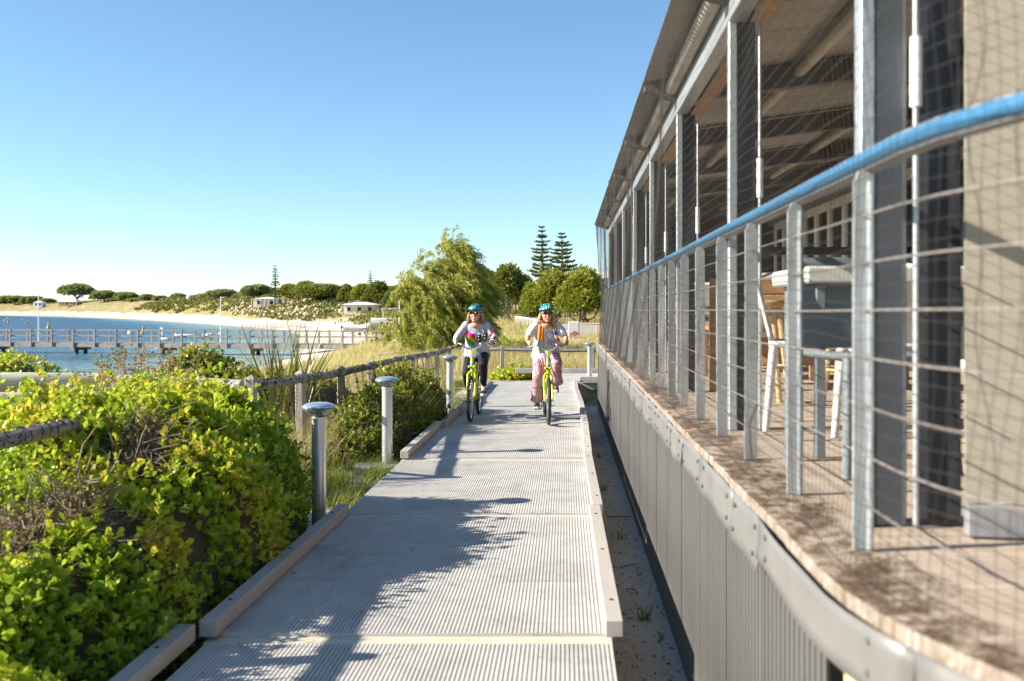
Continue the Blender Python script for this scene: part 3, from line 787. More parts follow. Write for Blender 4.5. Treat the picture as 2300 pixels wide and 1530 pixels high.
# big round logs of the old barrier at the left
t = NT('treated_log'); co = t.coord('Object'); a = t.noise(co, 3, 6, .7, (1.2, 8, 8)); b = t.noise(co, 1.2, 5, .7, (.35, 14, 14))
c = t.ramp(a, [(.3, (.34, .33, .25)), (.55, (.50, .49, .38)), (.75, (.58, .56, .46))]); cr = t.maprange(b, .36, .30); c = t.mix(cr, c, (.05, .04, .03))
M['log'] = t.done(c, .85, 0, t.bump(t.math('SUBTRACT', a, t.math('MULTIPLY', cr, 1.5)), .6, .012), .25)
def log(p0, p1, r0, r1, label):
    p0, p1 = Vector(p0), Vector(p1); o = empty('log_rail', p0); o.rotation_euler = (p1 - p0).to_track_quat('X', 'Z').to_euler(); tag(o, label, 'log', 'barrier logs at the left')
    L = (p1 - p0).length; n = 14
    mb = MB(); mb.tube([(L*i/n, .012*math.sin(i*.9), .01*math.sin(i*1.3)) for i in range(n + 1)], [(r0 + (r1-r0)*i/n)*(1 + .03*math.sin(i*2.1)) for i in range(n + 1)], 18); mb.build('trunk', M['log'], o, True)
    MB().tube([(L - .0, 0, -.03), (L + .012, 0, -.03)], r1*.7, 12).build('end_grain', M['timber'], o)
    MB().cbox((L - .25, 0, -.55), (.13, .13, 1.0), .01).build('support_post', M['timber'], o)
log((-8.2, 9.6, .88), P(240, 856, 10.6), .125, .095, 'long pale round log barrier ending above the shrub, behind the shorter one')
log((-7.2, 8.6, .72), P(92, 898, 9.3), .12, .085, 'shorter pale round log barrier at the left edge, in front of the long one')

# ================================================================ foliage tools
LEAF6 = (np.array([(0,0,0),(-.28,.38,.05),(.28,.38,.05),(-.40,.74,.02),(.40,.74,.02),(0,1.0,-.06)]), np.array([(0,2,1),(1,2,4),(1,4,3),(3,4,5)]))
QUAD = (np.array([(-.5,0,0),(.5,0,0),(.5,1,.12),(-.5,1,.12)]), np.array([(0,1,2),(0,2,3)]))
BLADE = (np.array([(-.5,0,0),(.5,0,0),(-.4,.5,.0),(.4,.5,.0),(0,1,0)]), np.array([(0,1,3),(0,3,2),(2,3,4)]))
LENS = (np.array([(0,0,0),(-.5,.4,.05),(.5,.4,.05),(0,1,0)]), np.array([(0,2,1),(1,2,3)]))
def basis(D, N):
    """columns: side, along D, normal"""
    D = D/np.linalg.norm(D, axis=1)[:, None]
    S = np.cross(D, N); S /= np.maximum(np.linalg.norm(S, axis=1)[:, None], 1e-6); N2 = np.cross(S, D)
    return S, D, N2
def place(tpl, Pn, D, N, ln, wd, tint):
    tv, tf = tpl; S, D, N2 = basis(D, N); n = len(Pn); m = len(tv)
    ln = np.broadcast_to(ln, n)[:, None, None]; wd = np.broadcast_to(wd, n)[:, None, None]
    V = Pn[:, None, :] + S[:, None, :]*tv[None, :, 0:1]*wd + D[:, None, :]*tv[None, :, 1:2]*ln + N2[:, None, :]*tv[None, :, 2:3]*ln
    F = (tf[None] + (np.arange(n)*m)[:, None, None]).reshape(-1, 3)
    return V.reshape(-1, 3), F, np.repeat(np.broadcast_to(tint, n), m)
def merge(parts):
    V = []; F = []; T = []; b = 0
    for v, f, t_ in parts: V.append(v); F.append(f + b); T.append(t_); b += len(v)
    return np.concatenate(V), np.concatenate(F), np.concatenate(T)
def unit(n, rg):
    q = rg.normal(size=(n, 3)); return q/np.linalg.norm(q, axis=1)[:, None]

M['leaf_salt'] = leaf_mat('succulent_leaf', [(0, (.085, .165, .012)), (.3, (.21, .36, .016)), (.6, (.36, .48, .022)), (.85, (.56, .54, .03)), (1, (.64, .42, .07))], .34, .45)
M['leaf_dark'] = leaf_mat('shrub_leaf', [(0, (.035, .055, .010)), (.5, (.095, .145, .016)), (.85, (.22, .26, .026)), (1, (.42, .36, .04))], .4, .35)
M['deadleaf'] = leaf_mat('dead_leaf', [(0, (.12, .07, .03)), (.5, (.28, .18, .09)), (1, (.48, .35, .20))], .8, .25, .15)
M['twig'] = mat('grey_twig', (.32, .25, .18), .85, var=.4, scale=10, bump=.1)
M['core'] = mat('shrub_litter', (.10, .085, .04), .95, var=.5, scale=14, bump=.6, bscale=30, bdist=.03)
M['grass_green'] = leaf_mat('green_grass', [(0, (.04, .08, .012)), (.6, (.12, .19, .025)), (1, (.30, .30, .08))], .45, .35)
M['grass_dry'] = leaf_mat('dry_grass', [(0, (.24, .20, .07)), (.4, (.46, .36, .17)), (.8, (.62, .50, .27)), (1, (.70, .58, .35))], .6, .35, .25)
M['sedge'] = leaf_mat('sedge_blade', [(0, (.025, .035, .008)), (.5, (.08, .10, .02)), (.85, (.20, .19, .04)), (1, (.36, .20, .06))], .42, .2)
M['scrubleaf'] = leaf_mat('tea_tree_leaf', [(0, (.04, .055, .012)), (.5, (.12, .14, .03)), (.85, (.22, .22, .05)), (1, (.30, .27, .08))], .55, .25, .25)
M['hazeleaf'] = leaf_mat('hazed_leaf', [(0, (.07, .09, .04)), (.5, (.17, .20, .085)), (1, (.30, .31, .14))], .6, .3, .2)  # distance haze put into the leaf colour: paler, greyer green for far trees
M['scrubleaf2'] = leaf_mat('warm_tea_tree_leaf', [(0, (.05, .07, .01)), (.5, (.19, .205, .022)), (.85, (.34, .32, .035)), (1, (.42, .37, .06))], .55, .28, .25)
M['willowleaf'] = leaf_mat('weeping_leaf', [(0, (.08, .10, .018)), (.5, (.27, .29, .045)), (.85, (.45, .42, .09)), (1, (.54, .46, .15))], .5, .35, .3)
M['pineleaf'] = leaf_mat('pine_leaf', [(0, (.07, .09, .04)), (.6, (.18, .22, .08)), (1, (.32, .33, .13))], .6, .1, .2)
M['bark'] = mat('grey_bark', (.16, .12, .09), .9, var=.4, scale=3, bump=.5, bscale=14, bdist=.03)

# ---------------------------------------------------------------- mounded shrubs
def mound(name, label, hfun, bbox, n, leaf, sz, seed, dead=.0, deadfun=None, step=.07, matl='leaf_salt', cat='shrub', group=None, twigs=500, inner=.35, tint0=0.):
    rg = np.random.default_rng(seed); x0, x1, y0, y1 = bbox; cx, cy = (x0+x1)/2, (y0+y1)/2
    root = empty(name, (cx, cy, hz(cx, cy))); tag(root, label, cat, group); off = np.array([cx, cy, hz(cx, cy)])
    xs = np.arange(x0, x1 + step, step); yy = np.arange(y0, y1 + step, step); X, Y = np.meshgrid(xs, yy, indexing='ij')
    Z = hfun(X, Y); G = height(X, Y)
    core = np.maximum(Z - .10, G - .12) + (fbm(X*9, Y*9) - .5)*.10
    idx = np.arange(X.size).reshape(X.shape); F = np.stack([idx[:-1,:-1], idx[1:,:-1], idx[1:,1:], idx[:-1,1:]], -1).reshape(-1, 4)
    keep = (Z > G + .02).ravel()[F].any(1)
    inst('stem_mass', np_mesh('stem_mass', np.stack([X, Y, core], -1).reshape(-1, 3) - off, F[keep], M['core'], True), root)
    # rosettes on the surface, weighted by slope
    e = .02
    def grad(x, y): return (hfun(x+e, y) - hfun(x-e, y))/(2*e), (hfun(x, y+e) - hfun(x, y-e))/(2*e)
    m = n//6; px = rg.uniform(x0, x1, m*8); pyy = rg.uniform(y0, y1, m*8); h = hfun(px, pyy); ok = h > height(px, pyy) + .03
    px, pyy, h = px[ok], pyy[ok], h[ok]; gx_, gy_ = grad(px, pyy); sl = np.sqrt(1 + gx_**2 + gy_**2); pr = sl/sl.sum()
    sel = rg.choice(len(px), size=min(m, len(px)), replace=False, p=pr); px, pyy, h, gx_, gy_ = px[sel], pyy[sel], h[sel], gx_[sel], gy_[sel]
    N = np.stack([-gx_, -gy_, np.ones_like(gx_)], 1); N /= np.linalg.norm(N, axis=1)[:, None]
    lump = fbm(px*2.1 + seed, pyy*2.1); dm = (deadfun(px, pyy) if deadfun is not None else np.zeros(len(px))) + (fbm(px*1.7 + 40, pyy*1.7 + 3*seed) - .5)*1.3
    isdead = dm > 1 - dead if dead > 0 else np.zeros(len(px), bool)
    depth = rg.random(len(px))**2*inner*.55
    base = np.stack([px, pyy, h], 1) - N*depth[:, None] + rg.normal(0, .015, (len(px), 3)) + (N + np.array([0, 0, .5]))*(rg.random((len(px), 1)) < .12)*rg.random((len(px), 1))*.11
    parts = []; dparts = []
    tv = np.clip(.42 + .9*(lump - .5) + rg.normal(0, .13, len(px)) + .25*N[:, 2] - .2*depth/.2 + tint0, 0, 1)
    tip = N*.8 + np.array([0, 0, .45]) + rg.normal(0, .28, N.shape); tip /= np.linalg.norm(tip, axis=1)[:, None]
    live = ~isdead & (fbm(px*4.7 + 13, pyy*4.7 + seed) > .34)
    k = 6
    for q in range(k):
        D = tip + unit(len(px), rg)*.95; ofs = rg.uniform(-.02, .035, (len(px), 1))
        s_ = sz*rg.uniform(.45, 1.5, len(px)); Nn = tip + unit(len(px), rg)*.5
        b_ = base + tip*ofs
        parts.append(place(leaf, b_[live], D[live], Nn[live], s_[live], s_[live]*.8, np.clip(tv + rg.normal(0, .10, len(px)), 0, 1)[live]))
        if isdead.any():
            D2 = unit(len(px), rg); bb = base - N*.02 + unit(len(px), rg)*.05
            dparts.append(place(LENS, bb[isdead], D2[isdead], unit(isdead.sum(), rg), s_[isdead]*.8, s_[isdead]*.5, rg.random(isdead.sum())))
    V, F, T = merge(parts)
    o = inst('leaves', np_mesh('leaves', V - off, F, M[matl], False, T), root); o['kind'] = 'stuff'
    if dparts:
        V, F, T = merge(dparts); o = inst('dead_leaves', np_mesh('dead_leaves', V - off, F, M['deadleaf'], False, T), root); o['kind'] = 'stuff'
    if twigs:
        cand = np.where(isdead)[0] if isdead.sum() > 30 else np.arange(len(px)); s_ = rg.choice(cand, twigs)
        A = base[s_] - N[s_]*.08 + rg.normal(0, .03, (twigs, 3)); D = N[s_]*.35 + unit(twigs, rg); D[:, 2] *= .6; D[:, 1] *= .8
        B = A + D*rg.uniform(.08, .26, (twigs, 1)); C = B + (D + unit(twigs, rg)*.6)*rg.uniform(.05, .16, (twigs, 1))
        V1, F1 = prism_segments(A, B, .003); V2, F2 = prism_segments(B, C, .002)
        o = inst('twigs', np_mesh('twigs', np.concatenate([V1, V2]) - off, np.concatenate([F1, F2 + len(V1)]), M['twig'])); o.parent = root; o['kind'] = 'stuff'
    return root
def blobs_h(bl, seed, amp=.16, fr=2.2):
    def f(x, y):
        h = np.full(np.shape(x), -.6)
        for bx, by, rx, ry, ht in bl:
            d2 = ((x-bx)/rx)**2 + ((y-by)/ry)**2
            h = np.maximum(h, -.3 + (ht + .3)*np.sqrt(np.clip(1 - d2, 0, 1))**.75*np.where(d2 < 1, 1, 0))
        lum = (fbm(x*fr + seed, y*fr) - .5)*2*amp + (np.abs(vnoise(x*fr*2.1, y*fr*2.1 + seed) - .5))*amp*.6
        return np.where(h > -.28, h + lum*np.clip((h + .3)*2, 0, 1), h)
    return f
big = blobs_h([(-3.0, 6.7, 1.0, 1.2, 1.04), (-3.1, 7.9, 1.0, .95, .98), (-2.68, 7.6, .64, .7, .86), (-2.6, 6.4, .75, 1.0, .86), (-3.35, 6.6, .8, .7, 1.0), (-2.95, 5.5, .65, .8, .66),
               (-2.6, 5.4, .65, .8, .55), (-2.75, 4.4, .7, .8, .42), (-2.3, 4.8, .42, .7, .3), (-2.5, 3.6, .7, .7, .25), (-2.25, 6.6, .32, .9, .27), (-4.2, 7.6, .8, .8, .8), (-3.0, 4.9, .5, .6, .3)], 4, .19, 2.0)
def big_dead(x, y): return 1.15*np.exp(-(((x+2.75)/.5)**2 + ((y-4.9)/.8)**2)) + .9*np.exp(-(((x+2.6)/.45)**2 + ((y-6.2)/.5)**2)) + .8*np.exp(-(((x+3.1)/.5)**2 + ((y-7.6)/.35)**2)) + .5*np.exp(-(((x+3.3)/.5)**2 + ((y-5.6)/.5)**2))
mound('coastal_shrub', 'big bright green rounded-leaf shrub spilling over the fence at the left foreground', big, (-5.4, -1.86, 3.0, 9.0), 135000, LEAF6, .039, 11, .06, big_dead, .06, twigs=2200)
mid = blobs_h([(-2.45, 12.2, .45, .75, .34), (-2.5, 13.3, .5, .8, .62), (-2.45, 14.6, .5, .9, .84), (-2.35, 15.8, .45, .7, .62), (-2.65, 12.9, .3, .8, .55), (-2.2, 13.6, .3, .7, .3)], 9, .15, 2.6)
mound('coastal_shrub', 'dark green shrub between the boardwalk and the fence behind the second bollard light', mid, (-3.05, -1.88, 11.4, 16.8), 34000, LEAF6, .04, 12, .12, None, .06, 'leaf_dark', twigs=400, tint0=.2)
mound('coastal_shrub', 'round yellow-green shrub beyond the fence left of the tall sedge', blobs_h([(-5.2, 14.2, .75, .7, 1.05), (-4.55, 14.0, .55, .6, .78), (-5.0, 13.6, .9, .5, .6)], 3, .13, 2.4), (-6.2, -3.9, 13, 15), 15000, LEAF6, .05, 13, .15, None, .06, 'leaf_dark', tint0=.25)
mound('coastal_shrub', 'round shrub at the left edge in front of the water', blobs_h([(-8.9, 16, .95, .8, .93), (-9.8, 16, .9, .8, .8), (-8.2, 16.1, .5, .6, .55)], 5, .12, 2.4), (-10.8, -7.4, 15, 17), 13000, LEAF6, .055, 14, .1, None, .07, 'leaf_salt', twigs=200)
mound('coastal_shrub', 'small green shrub at the foot of the tall sedge beyond the fence', blobs_h([(-4.05, 14.6, .4, .5, .75), (-3.6, 15.2, .4, .5, .6)], 6, .12, 2.8), (-4.6, -3.1, 13.8, 15.9), 6000, LEAF6, .045, 15, .1, None, .06, 'leaf_dark', tint0=.2, twigs=150)
for i, (x, y, r, h, lab) in enumerate([(-1.4, 26.6, .6, .22, 'low bright green plant at the boardwalk end between the two riders'), (-6.8, 18.5, .8, .75, 'yellow-green shrub in the dry grass beyond the fence on the left'),
        (1.9, 38, 1.1, .62, 'green shrub in the dune grass near the pavilion corner'), (3.2, 44, 1.4, .7, 'green shrub in the dune grass behind the pavilion corner'), (-3.2, 46, 1.6, .45, 'green shrub in the dune left of the cottage path')]):
    mound('coastal_shrub', lab, blobs_h([(x, y, r, r*.8, h + hz(x, y)), (x + .5*r, y + .2, r*.6, r*.6, h*.8 + hz(x, y))], 20 + i, .1, 2.2), (x - 1.3*r, x + 1.5*r, y - r, y + r), 3500, LEAF6, .05 + .0012*y, 30 + i, 0, None, .1, 'leaf_salt' if i != 1 else 'leaf_dark', twigs=60)

# ---------------------------------------------------------------- grasses
def blades(n, Pn, ln, wd, lean, seed, tint, bend_=.35, wind=(0.25, 0)):
    """two-segment curved blades"""
    rg = np.random.default_rng(seed); az = rg.random(n)*6.283; le = lean*rg.random(n)
    d1 = np.stack([np.cos(az)*le + wind[0]*rg.random(n), np.sin(az)*le + wind[1], np.ones(n)], 1); d1 /= np.linalg.norm(d1, axis=1)[:, None]
    d2 = d1 + np.stack([np.cos(az)*bend_, np.sin(az)*bend_, -bend_*rg.random(n)*1.2], 1) + np.array([wind[0], wind[1], 0]); d2 /= np.linalg.norm(d2, axis=1)[:, None]
    side = np.stack([-np.sin(az + rg.normal(0, .8, n)), np.cos(az), np.zeros(n)], 1)
    ln = np.broadcast_to(ln, n)[:, None]; wd = np.broadcast_to(wd, n)[:, None]
    m = Pn + d1*ln*.5; tp = m + d2*ln*.5
    V = np.stack([Pn - side*wd/2, Pn + side*wd/2, m - side*wd*.4, m + side*wd*.4, tp], 1).reshape(-1, 3)
    F = (np.array([(0,1,3),(0,3,2),(2,3,4)])[None] + (np.arange(n)*5)[:, None, None]).reshape(-1, 3)
    return V, F, np.repeat(np.broadcast_to(tint, n), 5)
def scatter(rg, n, x0, x1, y0, y1, dens):
    x = rg.uniform(x0, x1, n); y = np.exp(rg.uniform(math.log(y0), math.log(y1), n)) if y0 > 0 else rg.uniform(y0, y1, n)
    k = rg.random(n) < dens(x, y); return x[k], y[k]
def grass_field(name, label, n, box, dens, ln, wd, seed, matl, lean=.5, wind=(.25, 0), bend_=.4, clump=7, spread=.09):
    rg = np.random.default_rng(seed); x, y = scatter(rg, n//clump, *box, dens)
    x = np.repeat(x, clump); y = np.repeat(y, clump); sc_ = 1 + y*.012
    x = x + rg.normal(0, spread, len(x))*sc_; y = y + rg.normal(0, spread, len(y))*sc_
    z = height(x, y) - .02; m = len(x)
    tl = np.clip(.5 + (fbm(x*.6, y*.6 + seed) - .5)*1.2 + rg.normal(0, .2, m), 0, 1)
    hh = ln*rg.uniform(.5, 1.25, m)*(.6 + .8*fbm(x*.35 + 5, y*.35))
    V, F, T = blades(m, np.stack([x, y, z], 1), hh, wd*(1 + y*.03), lean, seed, tl, bend_, wind)
    o = inst(name, np_mesh(name, V, F, M[matl], False, T)); tag(o, label, 'grass', kind='stuff'); return o
def behind_fence(x, y): 
    d = shore_dist(x, y); return ((x < FX - .15) | (y > 27.3))*sstep(4, 8, d)*(.35 + .65*sstep(.35, .55, fbm(x*.25, y*.25)))
grass_field('dune_grass', 'dry straw coloured dune grass beyond the fences', 230000, (-26, 5, 9.5, 95), behind_fence, .52, .006, 3, 'grass_dry')
grass_field('dune_grass', 'green blades mixed through the dune grass', 26000, (-22, 5, 9.5, 70), lambda x, y: behind_fence(x, y)*sstep(.5, .62, fbm(x*.3 + 50, y*.3)), .42, .008, 4, 'grass_green')
def strip_left(x, y): return sstep(.46, .6, fbm(x*1.1 + 7, y*1.1))*((x < -1.9) & (x > -3.0))
grass_field('verge_grass', 'green grass along the left side of the boardwalk', 26000, (-3.0, -1.86, 9.2, 25), strip_left, .20, .006, 5, 'grass_green', .7, (.05, 0))
grass_field('verge_grass', 'dry stalks standing in front of the wire fence', 4000, (-3.25, -2.7, 8.8, 25), lambda x, y: np.full(x.shape, .8), .6, .004, 6, 'grass_dry', .5, (.1, 0))
grass_field('verge_grass', 'short green grass under the big shrub by the kerb', 7000, (-2.2, -1.87, 3.9, 8.2), lambda x, y: sstep(.42, .55, fbm(x*2, y*1.3)), .13, .005, 8, 'grass_green', .8, (.1, 0), clump=9, spread=.04)
grass_field('verge_grass', 'green lawn patch behind the far end of the boardwalk', 7000, (.35, 1.6, 20.2, 26.8), lambda x, y: (y > 20.5)*.9*((y < 22.6) | (y > 26.2)), .09, .007, 9, 'grass_green', .8, (0, 0))

def tuft(name, label, x, y, n, ln, wd, lean, seed, matl, r=.06, wind=(.1, 0), bend_=.3, cat='grass', group=None, tint=(0, 1)):
    rg = np.random.default_rng(seed); zb = hz(x, y)
    root = empty(name, (x, y, zb)); tag(root, label, cat, group)
    V, F, T = blades(n, rg.normal(0, r, (n, 3))*np.array([1, 1, 0]), ln*rg.uniform(.55, 1.1, n), wd, lean, seed, rg.uniform(tint[0], tint[1], n), bend_, wind)
    o = inst('blades', np_mesh('blades', V, F, M[matl], False, T), root); o['kind'] = 'stuff'; return root
tuft('sedge', 'tall dark sedge with stiff pointed blades rising above the fence', -3.62, 13.0, 120, 1.75, .034, .40, 41, 'sedge', .16, (-.02, 0), .22, 'sedge')
tuft('sedge', 'arching sedge with yellowing blades beside the dark green shrub', -2.25, 13.9, 110, 1.05, .016, .75, 42, 'sedge', .2, (.12, -.1), .6, 'sedge', None, (.3, 1))
tuft('sedge', 'arching sedge beside the third bollard light', -2.2, 16.0, 90, .95, .018, .8, 43, 'sedge', .2, (.12, -.15), .6, 'sedge', None, (.2, .9))
tuft('sedge', 'sedge clump beyond the fence left of the bollard lights', -3.35, 10.8, 60, .9, .014, .5, 44, 'sedge', .2, (.05, 0), .4, 'sedge', None, (.3, 1))
tuft('grass_tuft', 'bright green grass tuft right behind the nearest bollard light', -2.35, 10.2, 260, .40, .007, .9, 45, 'grass_green', .09, (.15, -.1), .6)
tuft('grass_tuft', 'bright green grass tuft growing at the open edge of the boardwalk', -1.98, 9.9, 240, .24, .007, 1.0, 46, 'grass_green', .10, (.2, -.1), .6)
tuft('grass_tuft', 'green grass tuft at the concrete footing of the second bollard light', -2.05, 10.75, 200, .26, .007, 1.0, 47, 'grass_green', .09, (.2, -.1), .6)
for i, (x, y, s_, lab) in enumerate([(.50, 6.35, .16, 'small green weed on the shaded sand, nearest the camera'), (.47, 8.6, .17, 'small green weed on the shaded sand, second from the camera'), (.42, 10.9, .12, 'small green weed on the shaded sand, third from the camera'), (.45, 13.4, .14, 'small green weed on the shaded sand, farthest from the camera')]):
    tuft('weed', lab, x, y, 26, s_, .005, 1.1, 60 + i, 'grass_green', .02, (0, 0), .6, 'weed', 'weeds on the shaded sand', (.2, .6))
# brown seed heads above the shrub
rg = np.random.default_rng(77); sh = empty('dry_weed', (-4.08, 9.3, hz(-4.08, 9.3))); tag(sh, 'brown dried weed with seed heads rising behind the big shrub', 'weed')
A = []; B = []; HP = []
for i in range(70):
    b0 = np.array([rg.normal(0, .28), rg.normal(0, .2), .72]); tp = b0 + np.array([rg.normal(.05, .14), rg.normal(0, .1), rg.uniform(.4, .72)]); A.append(b0); B.append(tp)
    for k in range(18): HP.append(tp + rg.normal(0, .03, 3)*np.array([1, 1, 1.6]))
V, F = prism_segments(np.array(A), np.array(B), .003); o = inst('stems', np_mesh('stems', V, F, M['twig']), sh); o['kind'] = 'stuff'
HP = np.array(HP); n = len(HP); V, F, T = place(LENS, HP, unit(n, rg), unit(n, rg), .035, .02, rg.random(n)); o = inst('seed_heads', np_mesh('seed_heads', V, F, M['deadleaf'], False, T), sh); o['kind'] = 'stuff'
# ================================================================ trees
def inland(px, Y, dmin):
    """first distance along this bearing that stands dmin metres behind the shoreline"""
    for k in range(40):
        if float(shore_dist(np.array([(px - 1270)/FPX*Y]), np.array([Y]))[0]) >= dmin: break
        Y += 10.
    return Y
def limb(mb, p0, p1, r0, r1, rg, n=5, wob=.06):
    p0, p1 = np.array(p0, float), np.array(p1, float); L = np.linalg.norm(p1 - p0)
    pts = [p0 + (p1 - p0)*i/n + (rg.normal(0, wob*L, 3) if 0 < i < n else 0) for i in range(n + 1)]
    mb.tube(pts, [r0 + (r1 - r0)*i/n for i in range(n + 1)], 7)
def dome_tree(name, label, px, top, hw, Y, matl='scrubleaf', seed=0, nl=None, trunk=.35, group='trees along the bay', base_py=None, lobes=16, q=None, aspect=.8):
    """spreading tree: crown of lobes, each covered with small leaf sprays"""
    Y = inland(px, Y, 32 if Y > 300 else 22) if Y > 100 else Y
    rg = np.random.default_rng(seed + 1000); x = (px - 1270)/FPX*Y; zb = hz(x, Y); zt = CAM_H - (top - 697)/FPX*Y
    if base_py is not None: zb = min(zb, CAM_H - (base_py - 697)/FPX*Y)
    H = zt - zb; W = hw/FPX*Y
    root = empty(name, (x, Y, zb - .1)); tag(root, label, 'tree', group)
    ct = trunk*H            # height of the crown's underside
    L = []
    for i in range(lobes):
        a = rg.random()*6.283; r = math.sqrt(rg.random())*.82; u = r
        zc = ct + (H - ct)*(.14 + .62*(1 - u*u)*rg.uniform(.35, 1.0)); rad = W*rg.uniform(.24, .42)
        L.append((math.cos(a)*r*W*.92, math.sin(a)*r*W*aspect, zc, rad, min(max(rad*rg.uniform(.6, .85), (H - ct)*.24), (H - zc)*1.0 + .02)))
    L.append((0, 0, ct + (H - ct)*.6, W*.62, (H - ct)*.40)); L.append((-.25*W, 0, ct + (H - ct)*.42, W*.6, (H - ct)*.36)); L.append((.25*W, 0, ct + (H - ct)*.42, W*.6, (H - ct)*.36))
    n = nl or int(np.clip(11000*(hw/40), 2600, 14000)); leaf = max(.10, (q or 2.6)*2.0/FPX*Y)
    vol = np.array([l[3]**2 for l in L]); cnt = (n*vol/vol.sum()).astype(int); parts = []
    for (lx_, ly_, lz_, r, rz_), c_ in zip(L, cnt):
        d = unit(c_, rg); d[:, 2] = np.where(d[:, 2] < -.35, -d[:, 2], d[:, 2]); rr = rg.uniform(.6, 1.05, (c_, 1))**.6
        rr *= (1 + .13*np.sin(d[:, :1]*9 + lx_*5)*np.sin(d[:, 1:2]*8 + 3*lz_)*1.0)
        p = np.array([lx_, ly_, lz_]) + d*rr*np.array([r, r, rz_])
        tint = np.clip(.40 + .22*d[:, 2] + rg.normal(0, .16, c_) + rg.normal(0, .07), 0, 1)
        dirs = d + unit(c_, rg)*.8; dirs[:, 2] += .25
        parts.append(place(LENS, p, dirs, d + unit(c_, rg)*.7, leaf*rg.uniform(.7, 1.5, c_), leaf*rg.uniform(.5, .9, c_), tint))
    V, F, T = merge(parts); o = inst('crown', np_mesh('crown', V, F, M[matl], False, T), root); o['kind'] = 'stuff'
    mb = MB(); k = rg.integers(2, 4)
    for j in range(k):
        a = rg.random()*6.283; b0 = (rg.normal(0, .04*W), rg.normal(0, .04*W), 0); fk = (math.cos(a)*W*.12, math.sin(a)*W*.12, ct*.8)
        limb(mb, b0, fk, .045*W + .04, .03*W + .02, rg)
        for l in rg.choice(len(L) - 1, 4, replace=False): limb(mb, fk, (L[l][0], L[l][1], L[l][2]), .026*W + .02, .008*W, rg)
    mb.build('trunk', M['bark'], root, True)
    return root
TR = [  # px, top, half width, distance, material, trunk share, label
 (176, 640, 40, 420, 'scrubleaf', .35, 'tall rounded tree beside the white roofed kiosk on the far shore'),
 (238, 655, 28, 445, 'scrubleaf', .2, 'dark low tree just right of the tall tree by the kiosk'),
 (285, 659, 24, 460, 'scrubleaf', .2, 'dark tree on the hill, second right of the tall kiosk tree'),
 (330, 664, 16, 470, 'scrubleaf', .2, 'small dark tree on the hill left of the water tank'),
 (399, 662, 14, 430, 'scrubleaf', .2, 'small dark tree left of the water tank on the ridge'),
 (455, 664, 13, 430, 'scrubleaf', .2, 'small dark tree right of the water tank on the ridge'),
 (22, 668, 28, 640, 'scrubleaf', .1, 'far dark tree at the left edge of the far shore'),
 (70, 669, 22, 650, 'scrubleaf', .1, 'far dark tree second from the left edge of the far shore'),
 (104, 674, 16, 620, 'scrubleaf', .1, 'low far tree just left of the kiosk'),
 (360, 668, 13, 480, 'scrubleaf', .1, 'low bushy tree on the ridge of the grassy hill'),
 (498, 653, 32, 238, 'scrubleaf', .3, 'rounded tree left of the white shelter above the rock bank'),
 (540, 662, 20, 232, 'scrubleaf', .3, 'small tree between the two rounded trees by the white shelter'),
 (580, 642, 42, 240, 'scrubleaf', .3, 'broad rounded tree standing over the white shelter'),
 (650, 640, 26, 195, 'scrubleaf2', .3, 'tree with bare lower branches right of the white shelter'),
 (688, 633, 34, 180, 'scrubleaf2', .25, 'tall domed tree behind the largest tree above the beach'),
 (722, 640, 62, 160, 'scrubleaf', .2, 'largest spreading tree above the far beach'),
 (778, 640, 18, 178, 'scrubleaf2', .3, 'light green small tree right of the largest spreading tree'),
 (815, 639, 30, 150, 'scrubleaf2', .3, 'rounded tree under the small distant pine'),
 (850, 633, 34, 142, 'scrubleaf', .3, 'domed tree right of the small distant pine'),
 (893, 643, 36, 112, 'scrubleaf', .25, 'dark rounded tree left of the weeping tree'),
 (922, 625, 36, 104, 'scrubleaf', .25, 'tree partly hidden behind the left side of the weeping tree'),
 (1078, 606, 34, 84, 'scrubleaf', .3, 'tree partly hidden behind the right side of the weeping tree'),
 (1143, 593, 48, 76, 'scrubleaf', .42, 'dark tree with open trunk between the weeping tree and the pines'),
 (1108, 612, 40, 92, 'scrubleaf', .15, 'dark tree filling the gap right of the weeping tree, behind the open trunk tree'),
 (1176, 618, 34, 90, 'scrubleaf', .12, 'dark rounded tree just left of the two pines, behind the small bright tree'),
 (1278, 614, 44, 84, 'scrubleaf2', .12, 'olive tree between and behind the two bright rounded trees'),
 (1192, 634, 26, 70, 'scrubleaf2', .1, 'small bright tree beneath the two pines'),
 (1243, 604, 60, 68, 'scrubleaf2', .12, 'bright olive rounded tree below the two tall pines'),
 (1312, 598, 64, 64, 'scrubleaf2', .12, 'bright olive rounded tree next to the pavilion corner'),
]
for i, (px, top, hw, Y, ml, tk, lab) in enumerate(TR):
    dome_tree('dome_tree', lab, px, top, hw*(1.02 if 100 < Y < 300 else (1.2 if Y > 421 else 1.0)), Y, ml if Y < 220 else 'hazeleaf', i, trunk=tk*(.4 if 100 < Y < 300 else (.3 if Y > 421 else .75)), q=2.2 if Y > 100 else 3.0, nl=None if hw < 45 else 14000, lobes=10 if hw < 26 else (16 if hw < 45 else 26))
rg = np.random.default_rng(5)
